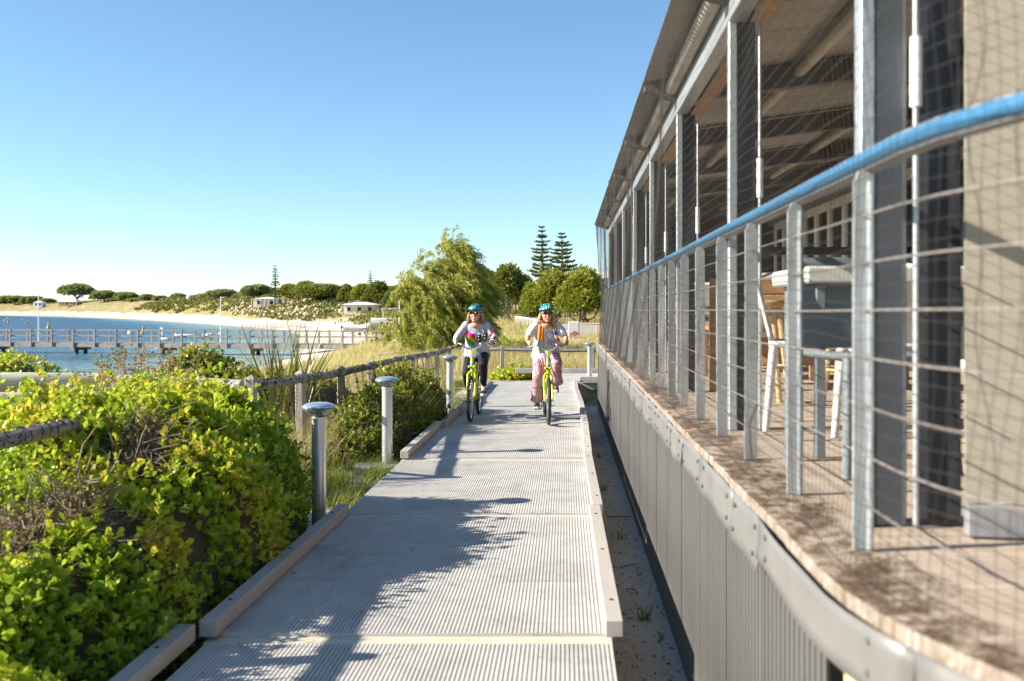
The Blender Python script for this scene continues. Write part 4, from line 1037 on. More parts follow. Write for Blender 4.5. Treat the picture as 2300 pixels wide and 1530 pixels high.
for i in range(9):
    px = [8, 50, 90, 130, 200, 255, 305, 425, 380][i]; Y = [560, 590, 560, 540, 400, 410, 430, 400, 415][i]
    dome_tree('scrub_bush', ['leftmost low dark bush on the far shore', 'low dark bush second from the left on the far shore', 'low dark bush third from the left, left of the kiosk', 'low dark bush directly left of the kiosk roof', 'low dark bush directly right of the kiosk', 'low bush on the grassy hill, second right of the kiosk', 'low bush on the grassy hill, third right of the kiosk', 'low bush in front of the water tank', 'low bush left of the water tank on the hill'][i], px, [682, 684, 686, 684, 680, 672, 672, 672, 672][i], 22, Y, 'hazeleaf', 300 + i, 1500, .05, 'low bushes on the far shore ridge', lobes=7, q=1.8)
    
# weeping tree bent by the wind
def weeping_tree(px, Y, top, hw):
    rg = np.random.default_rng(21); x = (px - 1270)/FPX*Y; zb = hz(x, Y); H = CAM_H - (top - 697)/FPX*Y - zb; W = hw/FPX*Y
    root = empty('weeping_tree', (x, Y, zb - .1)); tag(root, 'tall yellow-green weeping tree blown sideways behind the left rider', 'tree')
    mb = MB(); tips = []
    for j in range(5):
        a = j*1.256 + rg.normal(0, .2); fk = np.array([math.cos(a)*W*.22, math.sin(a)*W*.22, H*.35]); limb(mb, (rg.normal(0, .1), rg.normal(0, .1), 0), fk, .13, .08, rg)
        for k in range(14):
            a2 = a + rg.normal(0, .8); r = W*math.sqrt(rg.random())*.9; zt = H*(.97 - .40*(r/W)**1.6 - .62*rg.random()**1.1)
            tp = np.array([math.cos(a2)*r - .2*W, math.sin(a2)*r, zt]); limb(mb, fk, tp, .06, .012, rg); tips.append(tp)
    mb.build('trunk', M['bark'], root, True)
    parts = []; m = 9
    for tp in tips + [np.array([.05*W + rg.normal(0, .12*W), rg.normal(0, .2*W), H*rg.uniform(.82, .97)]) for _ in range(7)]:
        for s_ in range(18):
            st = tp + rg.normal(0, .12, 3)*np.array([W*.42, W*.42, 1]); L = rg.uniform(.5, 1.35)
            a = rg.random()*6.283; out = np.array([math.cos(a)*.55 + .45, math.sin(a)*.55, .30 if st[2] > .6*H else .05])
            P0 = st; vel = out/np.linalg.norm(out); pts = [P0]; 
            for q in range(m):
                vel = vel + np.array([.09, 0, -.19]); vel /= np.linalg.norm(vel); pts.append(pts[-1] + vel*L/m)
            pts = np.array(pts)
            pts = pts[pts[:, 2] > .1]
            if len(pts) < 3: continue
            k = 56; u = rg.integers(0, len(pts) - 1, k); f_ = rg.random((k, 1)); pos = pts[u]*(1-f_) + pts[u+1]*f_
            dr = pts[u+1] - pts[u]; dr /= np.linalg.norm(dr, axis=1)[:, None]; dr = dr + unit(k, rg)*.55 + np.array([.1, 0, -.2])
            tn = np.clip(.5 + .25*(st[2]/H - .5) + rg.normal(0, .16) + rg.normal(0, .13, k), 0, 1)
            parts.append(place(LENS, pos + rg.normal(0, .03, (k, 3)), dr, unit(k, rg), rg.uniform(.16, .30, k), .03, tn))
    V, F, T = merge(parts); o = inst('crown', np_mesh('crown', V, F, M['willowleaf'], False, T), root); o['kind'] = 'stuff'
weeping_tree(1016, 42, 545, 112)

def norfolk(px, top, base, hw, Y, label, seed, nwh=15):
    rg = np.random.default_rng(seed); x = (px - 1270)/FPX*Y; zt = CAM_H - (top - 697)/FPX*Y; zb = hz(x, Y); H = zt - zb; W = hw/FPX*Y
    vis = (base - top)/FPX*Y; root = empty('norfolk_pine', (x, Y, zb - .1)); tag(root, label, 'pine tree', 'tall pines')
    MB().tube([(0, 0, 0), (.02*W, 0, H*.5), (0, 0, H)], [.035*H, .02*H, .004*H], 8).build('trunk', M['bark'], root, True)
    A = []; B = []; parts = []
    for i in range(nwh):
        u = i/(nwh-1); z = H - .015*H - (u + rg.normal(0, .012)*(0 < i))*vis*1.05; R = W*(.10 + .90*u**.8)*rg.uniform(.72, 1.15); nb = 6
        a0 = rg.random()*6.28
        for k in range(nb):
            a = a0 + k*6.283/nb + rg.normal(0, .12); L = R*rg.uniform(.6, 1.15); d = np.array([math.cos(a), math.sin(a), 0])
            pts = [np.array([0, 0, z]) + d*L*s_ + np.array([0, 0, L*(.10*s_ - .02 + .10*s_**3)]) for s_ in np.linspace(0, 1, 6)]
            A += pts[:-1]; B += pts[1:]
            mq = 16; s_ = rg.uniform(.22, 1.0, mq); pos = np.array([np.array([0, 0, z]) + d*L*s + np.array([0, 0, L*(.10*s - .02 + .10*s**3)]) for s in s_])
            sd_ = np.where(rg.random(mq) < .5, 1, -1)[:, None]*np.array([-d[1], d[0], 0]); dr = d*.6 + sd_*rg.uniform(.2, 1, (mq, 1)) + np.array([0, 0, .35])
            ll = .30*W*(.6 + .5*u)*rg.uniform(.7, 1.3, mq); parts.append(place(LENS, pos, dr, unit(mq, rg), ll, ll*.48, np.clip(.45 + rg.normal(0, .2, mq), 0, 1)))
            parts.append(place(LENS, pos, d + np.array([0, 0, .5]) + unit(mq, rg)*.3, unit(mq, rg), ll, ll*.48, np.clip(.5 + rg.normal(0, .2, mq), 0, 1)))
    V, F = prism_segments(np.array(A), np.array(B), .012*W); o = inst('branches', np_mesh('branches', V, F, M['bark']), root); o['kind'] = 'stuff'
    V, F, T = merge(parts); o = inst('crown', np_mesh('crown', V, F, M['pineleaf'], False, T), root); o['kind'] = 'stuff'
norfolk(1217, 507, 612, 30, 112, 'taller left one of the two tiered pines above the olive trees', 1, 14)
norfolk(1262, 522, 612, 35, 108, 'shorter broader right one of the two tiered pines above the olive trees', 2, 11)
norfolk(618, 596, 662, 14, 270, 'distant tiered pine above the white shelter', 3, 15)
norfolk(832, 608, 645, 10, 260, 'small distant tiered pine in the middle of the skyline', 4, 10)

# ================================================================ jetty
M['jetty'] = mat('jetty_timber', (.29, .26, .235), .85, var=.3, scale=2, bump=.4, bscale=10, bdist=.02, stretch=(.5, 3, 3))
M['pile'] = mat('wet_pile', (.05, .042, .035), .6, var=.4, scale=2, bump=.3, bscale=8, bdist=.02)
JX0, JX1 = -62.0, -15.5
def jy(x): return 84.5 - (x + 24)*.19
jt = empty('jetty', (JX1, jy(JX1), SEA_Z)); tag(jt, 'long grey timber jetty with open railing crossing the bay', 'jetty')
JI = Matrix.Translation((-JX1, -jy(JX1), -SEA_Z)); JA = math.atan(-.19)
def jp(o): o.parent = jt; o.matrix_parent_inverse = JI; return o
JZ = -1.22; Lj = (JX1 - JX0)/math.cos(JA); cxj = (JX0 + JX1)/2
for s_, nm in ((-.95, 'fascia_board'), (.95, 'fascia_board')):
    jp(MB().box((0, 0, 0), (Lj, .07, .36)).build(nm, M['jetty'], None, loc=(cxj + .19*s_, jy(cxj) + s_, JZ - .18), rot=(0, 0, JA)))
    for z in (1.1, .62): jp(MB().box((0, 0, 0), (Lj, .05, .07)).build('rail', M['jetty'], None, loc=(cxj + .19*s_, jy(cxj) + s_, JZ + z), rot=(0, 0, JA)))
plank = MB().box((0, 0, 0), (.19, 1.8, .05)).mesh('plank', M['jetty']); jpost = MB().box((0, 0, 0), (.14, .12, 1.5)).mesh('rail_post', M['jetty'])
jpile = MB().tube([(0, 0, -1.8), (0, 0, 0)], .17, 10).mesh('pile', M['pile']); jcap = MB().box((0, 0, 0), (.32, 2.3, .28)).mesh('pile_cap', M['jetty'])
n = int((JX1 - JX0)/.205)
for i in range(n): xx = JX0 + i*.205; jp(inst('plank', plank, None, (xx, jy(xx), JZ + .026), (0, 0, JA)))
xx = JX0 + .7; i = 0
while xx < JX1:
    for s_ in (-1, 1): jp(inst('rail_post', jpost, None, (xx + .19*s_*1.02, jy(xx) + s_*1.04, JZ + .42), (0, 0, JA)))
    if i % 4 == 1 and hz(xx, jy(xx)) < -1.7:
        jp(inst('pile_cap', jcap, None, (xx, jy(xx), JZ - .5), (0, 0, JA)))
        for s_ in (-.8, .8): jp(inst('pile', jpile, None, (xx, jy(xx) + s_, JZ - .6)))
    xx += 2.05; i += 1
for px, top, Y, lab, z0 in ((127, 662, 92, 'tall thin white light pole rising from the jetty at the left', JZ), (517, 668, 88, 'tall thin white light pole in the middle of the jetty', JZ), (897, 673, 74, 'thin white light pole at the beach end left of the weeping tree', None)):
    x = (px - 1270)/FPX*Y; zz = z0 if z0 is not None else hz(x, Y) - .05
    if z0 is not None: Y = jy(x) + .0
    H = CAM_H - (top - 697)/FPX*Y - zz; o = empty('light_pole', (x, Y, zz + .055 if z0 is not None else zz)); tag(o, lab, 'light pole', 'light poles by the bay')
    MB().tube([(0, 0, 0), (0, 0, H)], [.06, .04], 8).build('pole', M['white'], o, True); MB().cbox((.14, 0, H - .06), (.36, .12, .07), .01).build('lamp_head', M['white'], o)

# ================================================================ things on the water and the beach
M['yellow'] = mat('yellow_plastic', (.70, .42, .03), .5, var=.2, bump=0); M['hull'] = mat('white_hull', (.80, .79, .76), .35, var=.06, bump=0)
M['grey_hull'] = mat('weathered_hull', (.45, .42, .38), .6, var=.2, bump=.1)
WZ = SEA_Z + .12
def on_sea(px, py): Y = (CAM_H - WZ)*FPX/(py - 697); return (px - 1270)/FPX*Y, Y
for i, (px, py) in enumerate(((12, 721), (18, 717), (23, 718), (18, 724), (51, 720), (60, 726), (20, 746))):
    x, Y = on_sea(px, py); r = 2.3/FPX*Y; o = empty('buoy', (x, Y, WZ)); tag(o, ['leftmost of the small yellow buoys in the bay', 'topmost yellow buoy of the left cluster', 'rightmost yellow buoy of the left cluster', 'lowest yellow buoy of the left cluster', 'yellow buoy just right of the left cluster', 'yellow buoy farthest right of the cluster, nearer the light pole', 'single yellow buoy seen through the jetty railing at the left'][i], 'buoy', 'yellow buoys in the bay')
    MB().ell((0, 0, r*.45), (r, r, r), 12, 8).build('float', M['yellow'], o, True); MB().tube([(0, 0, r*1.3), (0, 0, r*1.8)], r*.16, 6).build('eye', M['black'], o)
x, Y = on_sea(109, 738); o = empty('channel_marker', (x, Y, WZ)); tag(o, 'yellow channel marker floating left of the jetty light pole', 'marker')
MB().ell((0, 0, .1), (.42, .42, .42), 12, 8).build('float', M['yellow'], o, True); MB().lathe([(.2, .4), (.14, 1.0), (.05, 1.25)], 10).build('topmark', M['yellow'], o, True)
x, Y = on_sea(320, 749); o = empty('spar_marker', (x, Y, WZ)); tag(o, 'leaning yellow spar marker above the middle of the jetty', 'marker')
MB().tube([(0, 0, -.2), (.18, 0, 1.25)], .15, 10).build('spar', M['yellow'], o, True); MB().ell((0, 0, .05), (.3, .3, .22), 10, 6).build('float', M['yellow'], o, True)
x, Y = on_sea(293, 751); o = empty('mooring_ball', (x, Y, WZ)); tag(o, 'round white mooring ball next to the leaning yellow marker', 'buoy'); MB().ell((0, 0, .22), (.42, .42, .40), 14, 9).build('float', M['hull'], o, True); MB().tube([(0, 0, .6), (0, 0, .75)], .06, 6).build('eye', M['black'], o)
x, Y = on_sea(333, 765); o = empty('marker_board', (x, Y + 4, WZ)); tag(o, 'upright white marker board standing in the water behind the jetty', 'marker'); MB().cbox((0, 0, .75), (.42, .1, 1.7), .02, ry=.12).build('board', M['hull'], o); MB().ell((.5, 0, .05), (.7, .4, .2), 12, 6).build('float', M['hull'], o, True)
def boat(x, y, z, L, W, H, rz, label, m, motor=False, canopy=False, group=None, tilt=0):
    o = empty('dinghy', (x, y, z), rz); tag(o, label, 'boat', group); o.rotation_euler = (tilt, 0, rz)
    V = []; F = []; n = 12; k = 9
    for i in range(n + 1):
        u = i/n; hw = W/2*(1 - max(0, (u - .45)/.55)**2.2)*.999 + .01; sh = H*(1 + .35*max(0, u - .4)**1.5)
        for j in range(k):
            a = math.pi*j/(k-1); V.append((L*(u - .5), -hw*math.cos(a), sh*(1 - math.sin(a)**.6) + .25*H*max(0, u-.6)))
    for i in range(n):
        for j in range(k-1): F.append((i*k+j, (i+1)*k+j, (i+1)*k+j+1, i*k+j+1))
    F.append(tuple(range(k))); mb = MB(); mb.add(V, F); h = mb.build('hull', m, o, True); h.modifiers.new('t', 'SOLIDIFY').thickness = .05
    for u in (-.2, .12): MB().cbox((u*L, 0, H*.72), (.22, W*.86, .05), .008).build('thwart', M['jetty'], o)
    if motor: mb = MB().cbox((-L/2 - .12, 0, H + .12), (.22, .24, .36), .04); mb.build('outboard_cowl', M['black'] if motor == 1 else M['hull'], o, True); MB().cbox((-L/2 - .12, 0, H - .35), (.1, .08, .7), .01).build('outboard_leg', M['black'], o)
    if canopy:
        MB().cbox((0, 0, H + 1.25), (L*.45, W*.9, .06), .02).build('canopy', M['hull'], o)
        for sx in (-1, 1):
            for sy in (-1, 1): MB().tube([(sx*L*.2, sy*W*.4, H*.8), (sx*L*.2, sy*W*.4, H + 1.23)], .03, 6).build('canopy_post', M['galv'], o)
    return o
x, Y = on_sea(425, 757); boat(x, Y, WZ - .12, 3.6, 1.5, .5, .05, 'white inflatable dinghy floating behind the jetty', M['hull'], 2)
for px, py, lab in ((456, 756, 'small white moored float right of the dinghy'), (467, 755, 'second small white moored float right of the dinghy'), (473, 754, 'third small white moored float right of the dinghy'), (493, 753, 'white moored float farthest right behind the jetty')):
    x, Y = on_sea(px, py); o = empty('float_buoy', (x, Y, WZ)); tag(o, lab, 'buoy', 'white floats behind the jetty'); MB().ell((0, 0, .12), (.38, .3, .26), 12, 7).build('float', M['hull'], o, True); MB().tube([(.1, 0, .3), (.12, 0, .62)], .05, 6).build('staff', M['yellow'], o)
def land(px, Y, dmin=0):
    if dmin: Y = inland(px, Y, dmin)
    x = (px - 1270)/FPX*Y; return x, Y, hz(x, Y)
x, Y, z = land(800, 128); boat(x, Y, z - .05, 3.4, 1.4, .55, .25, 'grey dinghy with raised motor drawn up on the far beach', M['grey_hull'], 1, tilt=.12)
x, Y, z = land(866, 120); boat(x, Y, z - .05, 4.2, 1.6, .6, .2, 'brown dinghy with raised motor on the beach near the light pole', M['grey_hull'], 1, tilt=.1)
x, Y, z = land(876, 128); boat(x, Y, z - .05, 4.6, 1.8, .7, .1, 'white boat with canopy standing on the beach', M['hull'], False, True)

# limestone bank
M['rock'] = mat('limestone', (.56, .47, .32), .95, var=.3, scale=.8, bump=.5, bscale=5, bdist=.1)
rg = np.random.default_rng(9); Vs = []; Fs = []; b = 0
for i in range(300):
    u_ = rg.random(); x = -112 + 50*u_ + rg.uniform(8, 24)*.88; Yr = 297 - 92*u_ + rg.uniform(4, 12); d = float(shore_dist(np.array([x]), np.array([Yr]))[0])
    if d < 9 or d > 26: continue
    r = rg.uniform(.3, .8); bm = bmesh.new(); bmesh.ops.create_icosphere(bm, subdivisions=1, radius=r)
    for v in bm.verts: v.co = v.co*rg.uniform(.72, 1.15)
    vv = np.array([v.co for v in bm.verts])*np.array([1.2, 1, .75]) + np.array([x, Yr, hz(x, Yr) + .15]); ff = np.array([[v.index for v in f.verts] for f in bm.faces]); bm.free()
    Vs.append(vv); Fs.append(ff + b); b += len(vv)
o = inst('rock_bank', np_mesh('rock_bank', np.concatenate(Vs), np.concatenate(Fs), M['rock'])); tag(o, 'pale limestone boulders of the bank above the far beach', 'rocks', kind='stuff')
# scrub on the far dunes
rg = np.random.default_rng(15); n = 60000; x = rg.uniform(-330, 30, n); y = np.exp(rg.uniform(math.log(75), math.log(480), n))
pxs = 1270 + x/y*FPX; d = shore_dist(x, y); k = (pxs > -60) & (pxs < 1400) & (d > 6 + 7*fbm(x*.09, y*.09)) & (d < 130) & (fbm(x*.11 + 3, y*.11) > .42); x, y = x[k], y[k]; n = len(x); c_ = 7
P0 = np.stack([x, y, height(x, y)], 1); P0 = np.repeat(P0, c_, 0) + rg.normal(0, .5, (n*c_, 3))*np.array([1, 1, .25]); Y_ = P0[:, 1]
dr = unit(n*c_, rg)*.7 + np.array([0, 0, .9]); tn = np.clip(np.repeat(fbm(x*.05, y*.05 + 9), c_)*1.1 - .1 + rg.normal(0, .15, n*c_), 0, 1)
V, F, T = place(LENS, P0, dr, unit(n*c_, rg), .25 + .0022*Y_, .16 + .0016*Y_, tn)
M['dunescrub'] = leaf_mat('dune_scrub_leaf', [(0, (.05, .06, .015)), (.4, (.13, .14, .03)), (.7, (.25, .22, .08)), (1, (.34, .28, .13))], .7, .15, .2)
o = inst('dune_scrub', np_mesh('dune_scrub', V, F, M['dunescrub'], False, T)); tag(o, 'low olive and straw scrub covering the far dunes', 'scrub', kind='stuff')

# ================================================================ far buildings
M['render'] = mat('ochre_render', (.62, .46, .27), .9, var=.1, scale=1, bump=.1); M['roofw'] = mat('white_roof', (.74, .73, .70), .6, var=.06, bump=0)
M['orangewall'] = mat('orange_wall', (.55, .27, .12), .85, var=.1, bump=0); M['creamw'] = mat('cream_wall', (.70, .62, .46), .85, var=.08, bump=0)
def hip(mb, w_, d_, z, h, ov=.5):
    a, b = w_/2 + ov, d_/2 + ov; r = max(0, a - b)
    mb.add([(-a,-b,z),(a,-b,z),(a,b,z),(-a,b,z),(-r,0,z+h),(r,0,z+h)], [(0,1,5,4),(1,2,5),(2,3,4,5),(3,0,4),(3,2,1,0)])
def house(name, label, px, Y, w_, d_, hw_, hr, wm, rm, posts=0, wins=2, post_m='white', dz=0.):
    x, Y, z = land(px, Y, 14 if Y > 150 else 0); z += dz; o = empty(name, (x, Y, z - .3)); tag(o, label, 'building')
    MB().box((0, 0, hw_/2), (w_, d_, hw_)).build('wall', M[wm], o); mb = MB(); hip(mb, w_, d_, hw_, hr); mb.build('roof', M[rm], o)
    for i in range(wins):
        xx_ = (i + .5)/wins*w_ - w_/2; f = MB().box((xx_, -d_/2 - .03, hw_*.55), (w_/wins*.45, .06, hw_*.45)).build('window', M['white'], o); MB().box((xx_, -d_/2 - .07, hw_*.55), (w_/wins*.36, .03, hw_*.38)).build('pane', M['glass'], f)
    for i in range(posts):
        xx_ = i/(posts-1)*(w_ + .6) - (w_ + .6)/2; MB().box((xx_, -d_/2 - .4, hw_/2), (.14, .14, hw_)).build('veranda_post', M[post_m], o)
    return o
house('kiosk', 'white roofed kiosk with orange walls on the far shore', 158, 600, 12, 8, 3.0, 1.8, 'orangewall', 'roofw', 6, 3)
house('shelter', 'white roofed shelter with posts among the trees above the rock bank', 602, 222, 6.5, 5, 2.3, .5, 'creamw', 'roofw', 7, 2, dz=.3)
house('boat_shed', 'tiny white building on the far shore left of the kiosk', 90, 700, 6, 6, 3.6, 1.2, 'hull' if False else 'white', 'roofw', 0, 2)
house('cottage', 'ochre cottage with white columns behind the weeping tree', 1152, 92, 2.6, 3.2, 2.1, .7, 'render', 'roofw', 4, 2, dz=.0)
house('hall', 'large white roofed building showing above the olive trees', 1340, 118, 14, 10, 3.4, 1.1, 'white', 'roofw', 0, 4)
house('beach_house', 'low cream building under the trees right of the largest spreading tree', 812, 172, 6, 4, 1.9, .5, 'creamw', 'roofw', 0, 3, dz=.2)
x, Y, z = land(430, 440); o = empty('water_tank', (x, Y, z + .9)); tag(o, 'grey round water tank on the ridge', 'water tank'); MB().lathe([(2.2, -2), (2.2, .9), (2.1, 1.0), (.2, 1.25)], 24).build('tank', M['galv_matt'], o, True)
for q in range(5): MB().torus((0, 0, -.2 + q*.24), 2.21, .03, 'Z', 24, 5).build('hoop', M['galv_matt'], o)
def picket(name, label, pts, h, m, sp, rails=2, pw=.1, cat='fence'):
    x0, y0 = pts[0]; o = empty(name, (x0, y0, hz(x0, y0))); tag(o, label, cat); oi = Matrix.Translation((-x0, -y0, -hz(x0, y0)))
    me = MB().box((0, 0, h/2), (pw, pw*.6, h)).mesh('picket', m)
    for a, b_ in zip(pts[:-1], pts[1:]):
        L = math.hypot(b_[0]-a[0], b_[1]-a[1]); k = max(1, int(L/sp)); ang = math.atan2(b_[1]-a[1], b_[0]-a[0])
        za, zb_ = hz(*a), hz(*b_)
        for i in range(k): u = i/k; q = inst('picket', me, None, (a[0]+(b_[0]-a[0])*u, a[1]+(b_[1]-a[1])*u, za + (zb_-za)*u - .05), (0, 0, ang)); q.parent = o; q.matrix_parent_inverse = oi
        for r_ in range(rails):
            zz = h*(.95 - .5*r_); q = MB().tube([(a[0], a[1]-.04, za + zz - .05), (b_[0], b_[1]-.04, zb_ + zz - .05)], pw*.5, 4).build('rail', m, None); q.parent = o; q.matrix_parent_inverse = oi
def wl(px, Y): return ((px - 1270)/FPX*Y, Y)
picket('curved_fence', 'curved white railing on the dune behind the right rider', [wl(1158, 74), wl(1180, 70), wl(1210, 66), wl(1240, 62), wl(1270, 57), wl(1292, 53)], .62, M['white'], .42, 1, .10)
picket('picket_wall', 'white boundary fence with orange pickets near the pavilion corner', [wl(1298, 58), wl(1340, 57.5), wl(1380, 57)], .95, M['orangewall'], .8, 1, .10)
o = MB().cbox((0, 0, .42), (4.4, .12, .84), .01).build('boundary_wall', M['white'], None, loc=((1338-1270)/FPX*58.3, 58.3, hz(1.7, 58) - .05)); tag(o, 'low white wall behind the orange pickets near the pavilion corner', 'wall')
o = empty('notice_board', (*wl(1288, 52), hz(.42, 52))); tag(o, 'white notice board with red bicycle mark left of the orange pickets', 'sign'); MB().cbox((0, 0, .62), (.62, .08, 1.1), .06).build('panel', M['white'], o); M['red'] = mat('red_paint', (.6, .03, .03), .5, bump=0); MB().torus((-.1, -.05, .42), .12, .02, 'Y', 16, 5).build('mark_wheel', M['red'], o); MB().torus((.16, -.05, .42), .12, .02, 'Y', 16, 5).build('mark_wheel', M['red'], o); MB().tube([(-.1, -.055, .42), (-.02, -.055, .62), (.1, -.055, .62), (.16, -.055, .42)], .018, 5).build('mark_frame', M['red'], o)
picket('shore_fence', 'pale low fence in front of the white shelter above the rock bank', [wl(545, 215), wl(600, 208), wl(660, 198), wl(690, 185)], 1.0, M['timber'], 1.6, 2, .14)
picket('dark_fence', 'dark picket fence under the olive trees behind the white railing', [wl(1176, 80), wl(1240, 78), wl(1300, 76)], .9, M['charcoal'], .45, 2, .08)
# litter: leaf bits and shells on the shaded sand, dry leaves and twigs on the boardwalk
rg = np.random.default_rng(91); n = 900; x = rg.uniform(.30, .66, n); y = np.exp(rg.uniform(math.log(4.2), math.log(20), n)); p = np.stack([x, y, height(x, y) + .006], 1)
d = unit(n, rg); d[:, 2] *= .25; V, F, T = place(LENS, p, d, np.tile([0, 0, 1.], (n, 1)) + rg.normal(0, .3, (n, 3)), rg.uniform(.01, .05, n), rg.uniform(.006, .016, n), rg.random(n)**2)
M['litter'] = leaf_mat('litter', [(0, (.03, .022, .015)), (.6, (.10, .07, .045)), (.9, (.3, .24, .17)), (1, (.8, .78, .74))], .85, 0, .1)
o = inst('litter', np_mesh('litter', V, F, M['litter'], False, T)); tag(o, 'leaf bits and shells on the shaded sand beside the wall', 'litter', kind='stuff')
n = 260; x = np.where(rg.random(n) < .7, rg.uniform(-1.72, -1.0, n), rg.uniform(-1.0, .18, n)); y = np.exp(rg.uniform(math.log(4.3), math.log(20), n)); p = np.stack([x, y, np.full(n, .008)], 1)
d = unit(n, rg); d[:, 2] *= .1; V, F, T = place(LENS, p, d, np.tile([0, 0, 1.], (n, 1)) + rg.normal(0, .25, (n, 3)), rg.uniform(.012, .055, n), rg.uniform(.004, .014, n), rg.random(n)*.95)
o = inst('leaf_litter', np_mesh('leaf_litter', V, F, M['deadleaf'], False, T)); tag(o, 'dry leaves and twigs scattered on the boardwalk', 'litter', kind='stuff')
for q, (sx_, sy_, L_, an) in enumerate(((.42, 7.6, .16, .3), (.55, 5.9, .2, 1.2), (.4, 9.5, .22, -.4), (.5, 6.9, .12, 2.0))):
    o = MB().tube([(0, 0, 0), (L_*.5*math.cos(an), L_*.5*math.sin(an), .01), (L_*math.cos(an + .3), L_*math.sin(an + .3), .004)], [.007, .006, .003], 6).build('fallen_twig', M['twig'], None, True, loc=(sx_, sy_, hz(sx_, sy_) + .008)); tag(o, ['dark twig on the shaded sand, second from the camera', 'dark twig on the shaded sand, nearest the camera', 'dark twig on the shaded sand, farthest from the camera', 'short twig on the shaded sand by the wall, third from the camera'][q], 'twig', 'twigs on the shaded sand')
# low dune path rail and pole seen beyond the fence
frx, fry = (790 - 1270)/FPX*44, 44.0; o = empty('fallen_rail', (frx, fry, hz(frx, fry) + .22)); tag(o, 'pale timber rail lying along the dune beyond the fence', 'rail'); MB().tube([(0, 0, 0), (1.8, .6, hz(frx + 1.8, fry + .6) - hz(frx, fry)), (3.5, 1.4, hz(frx + 3.5, fry + 1.4) - hz(frx, fry))], .06, 8).build('timber', M['log'], o, True)
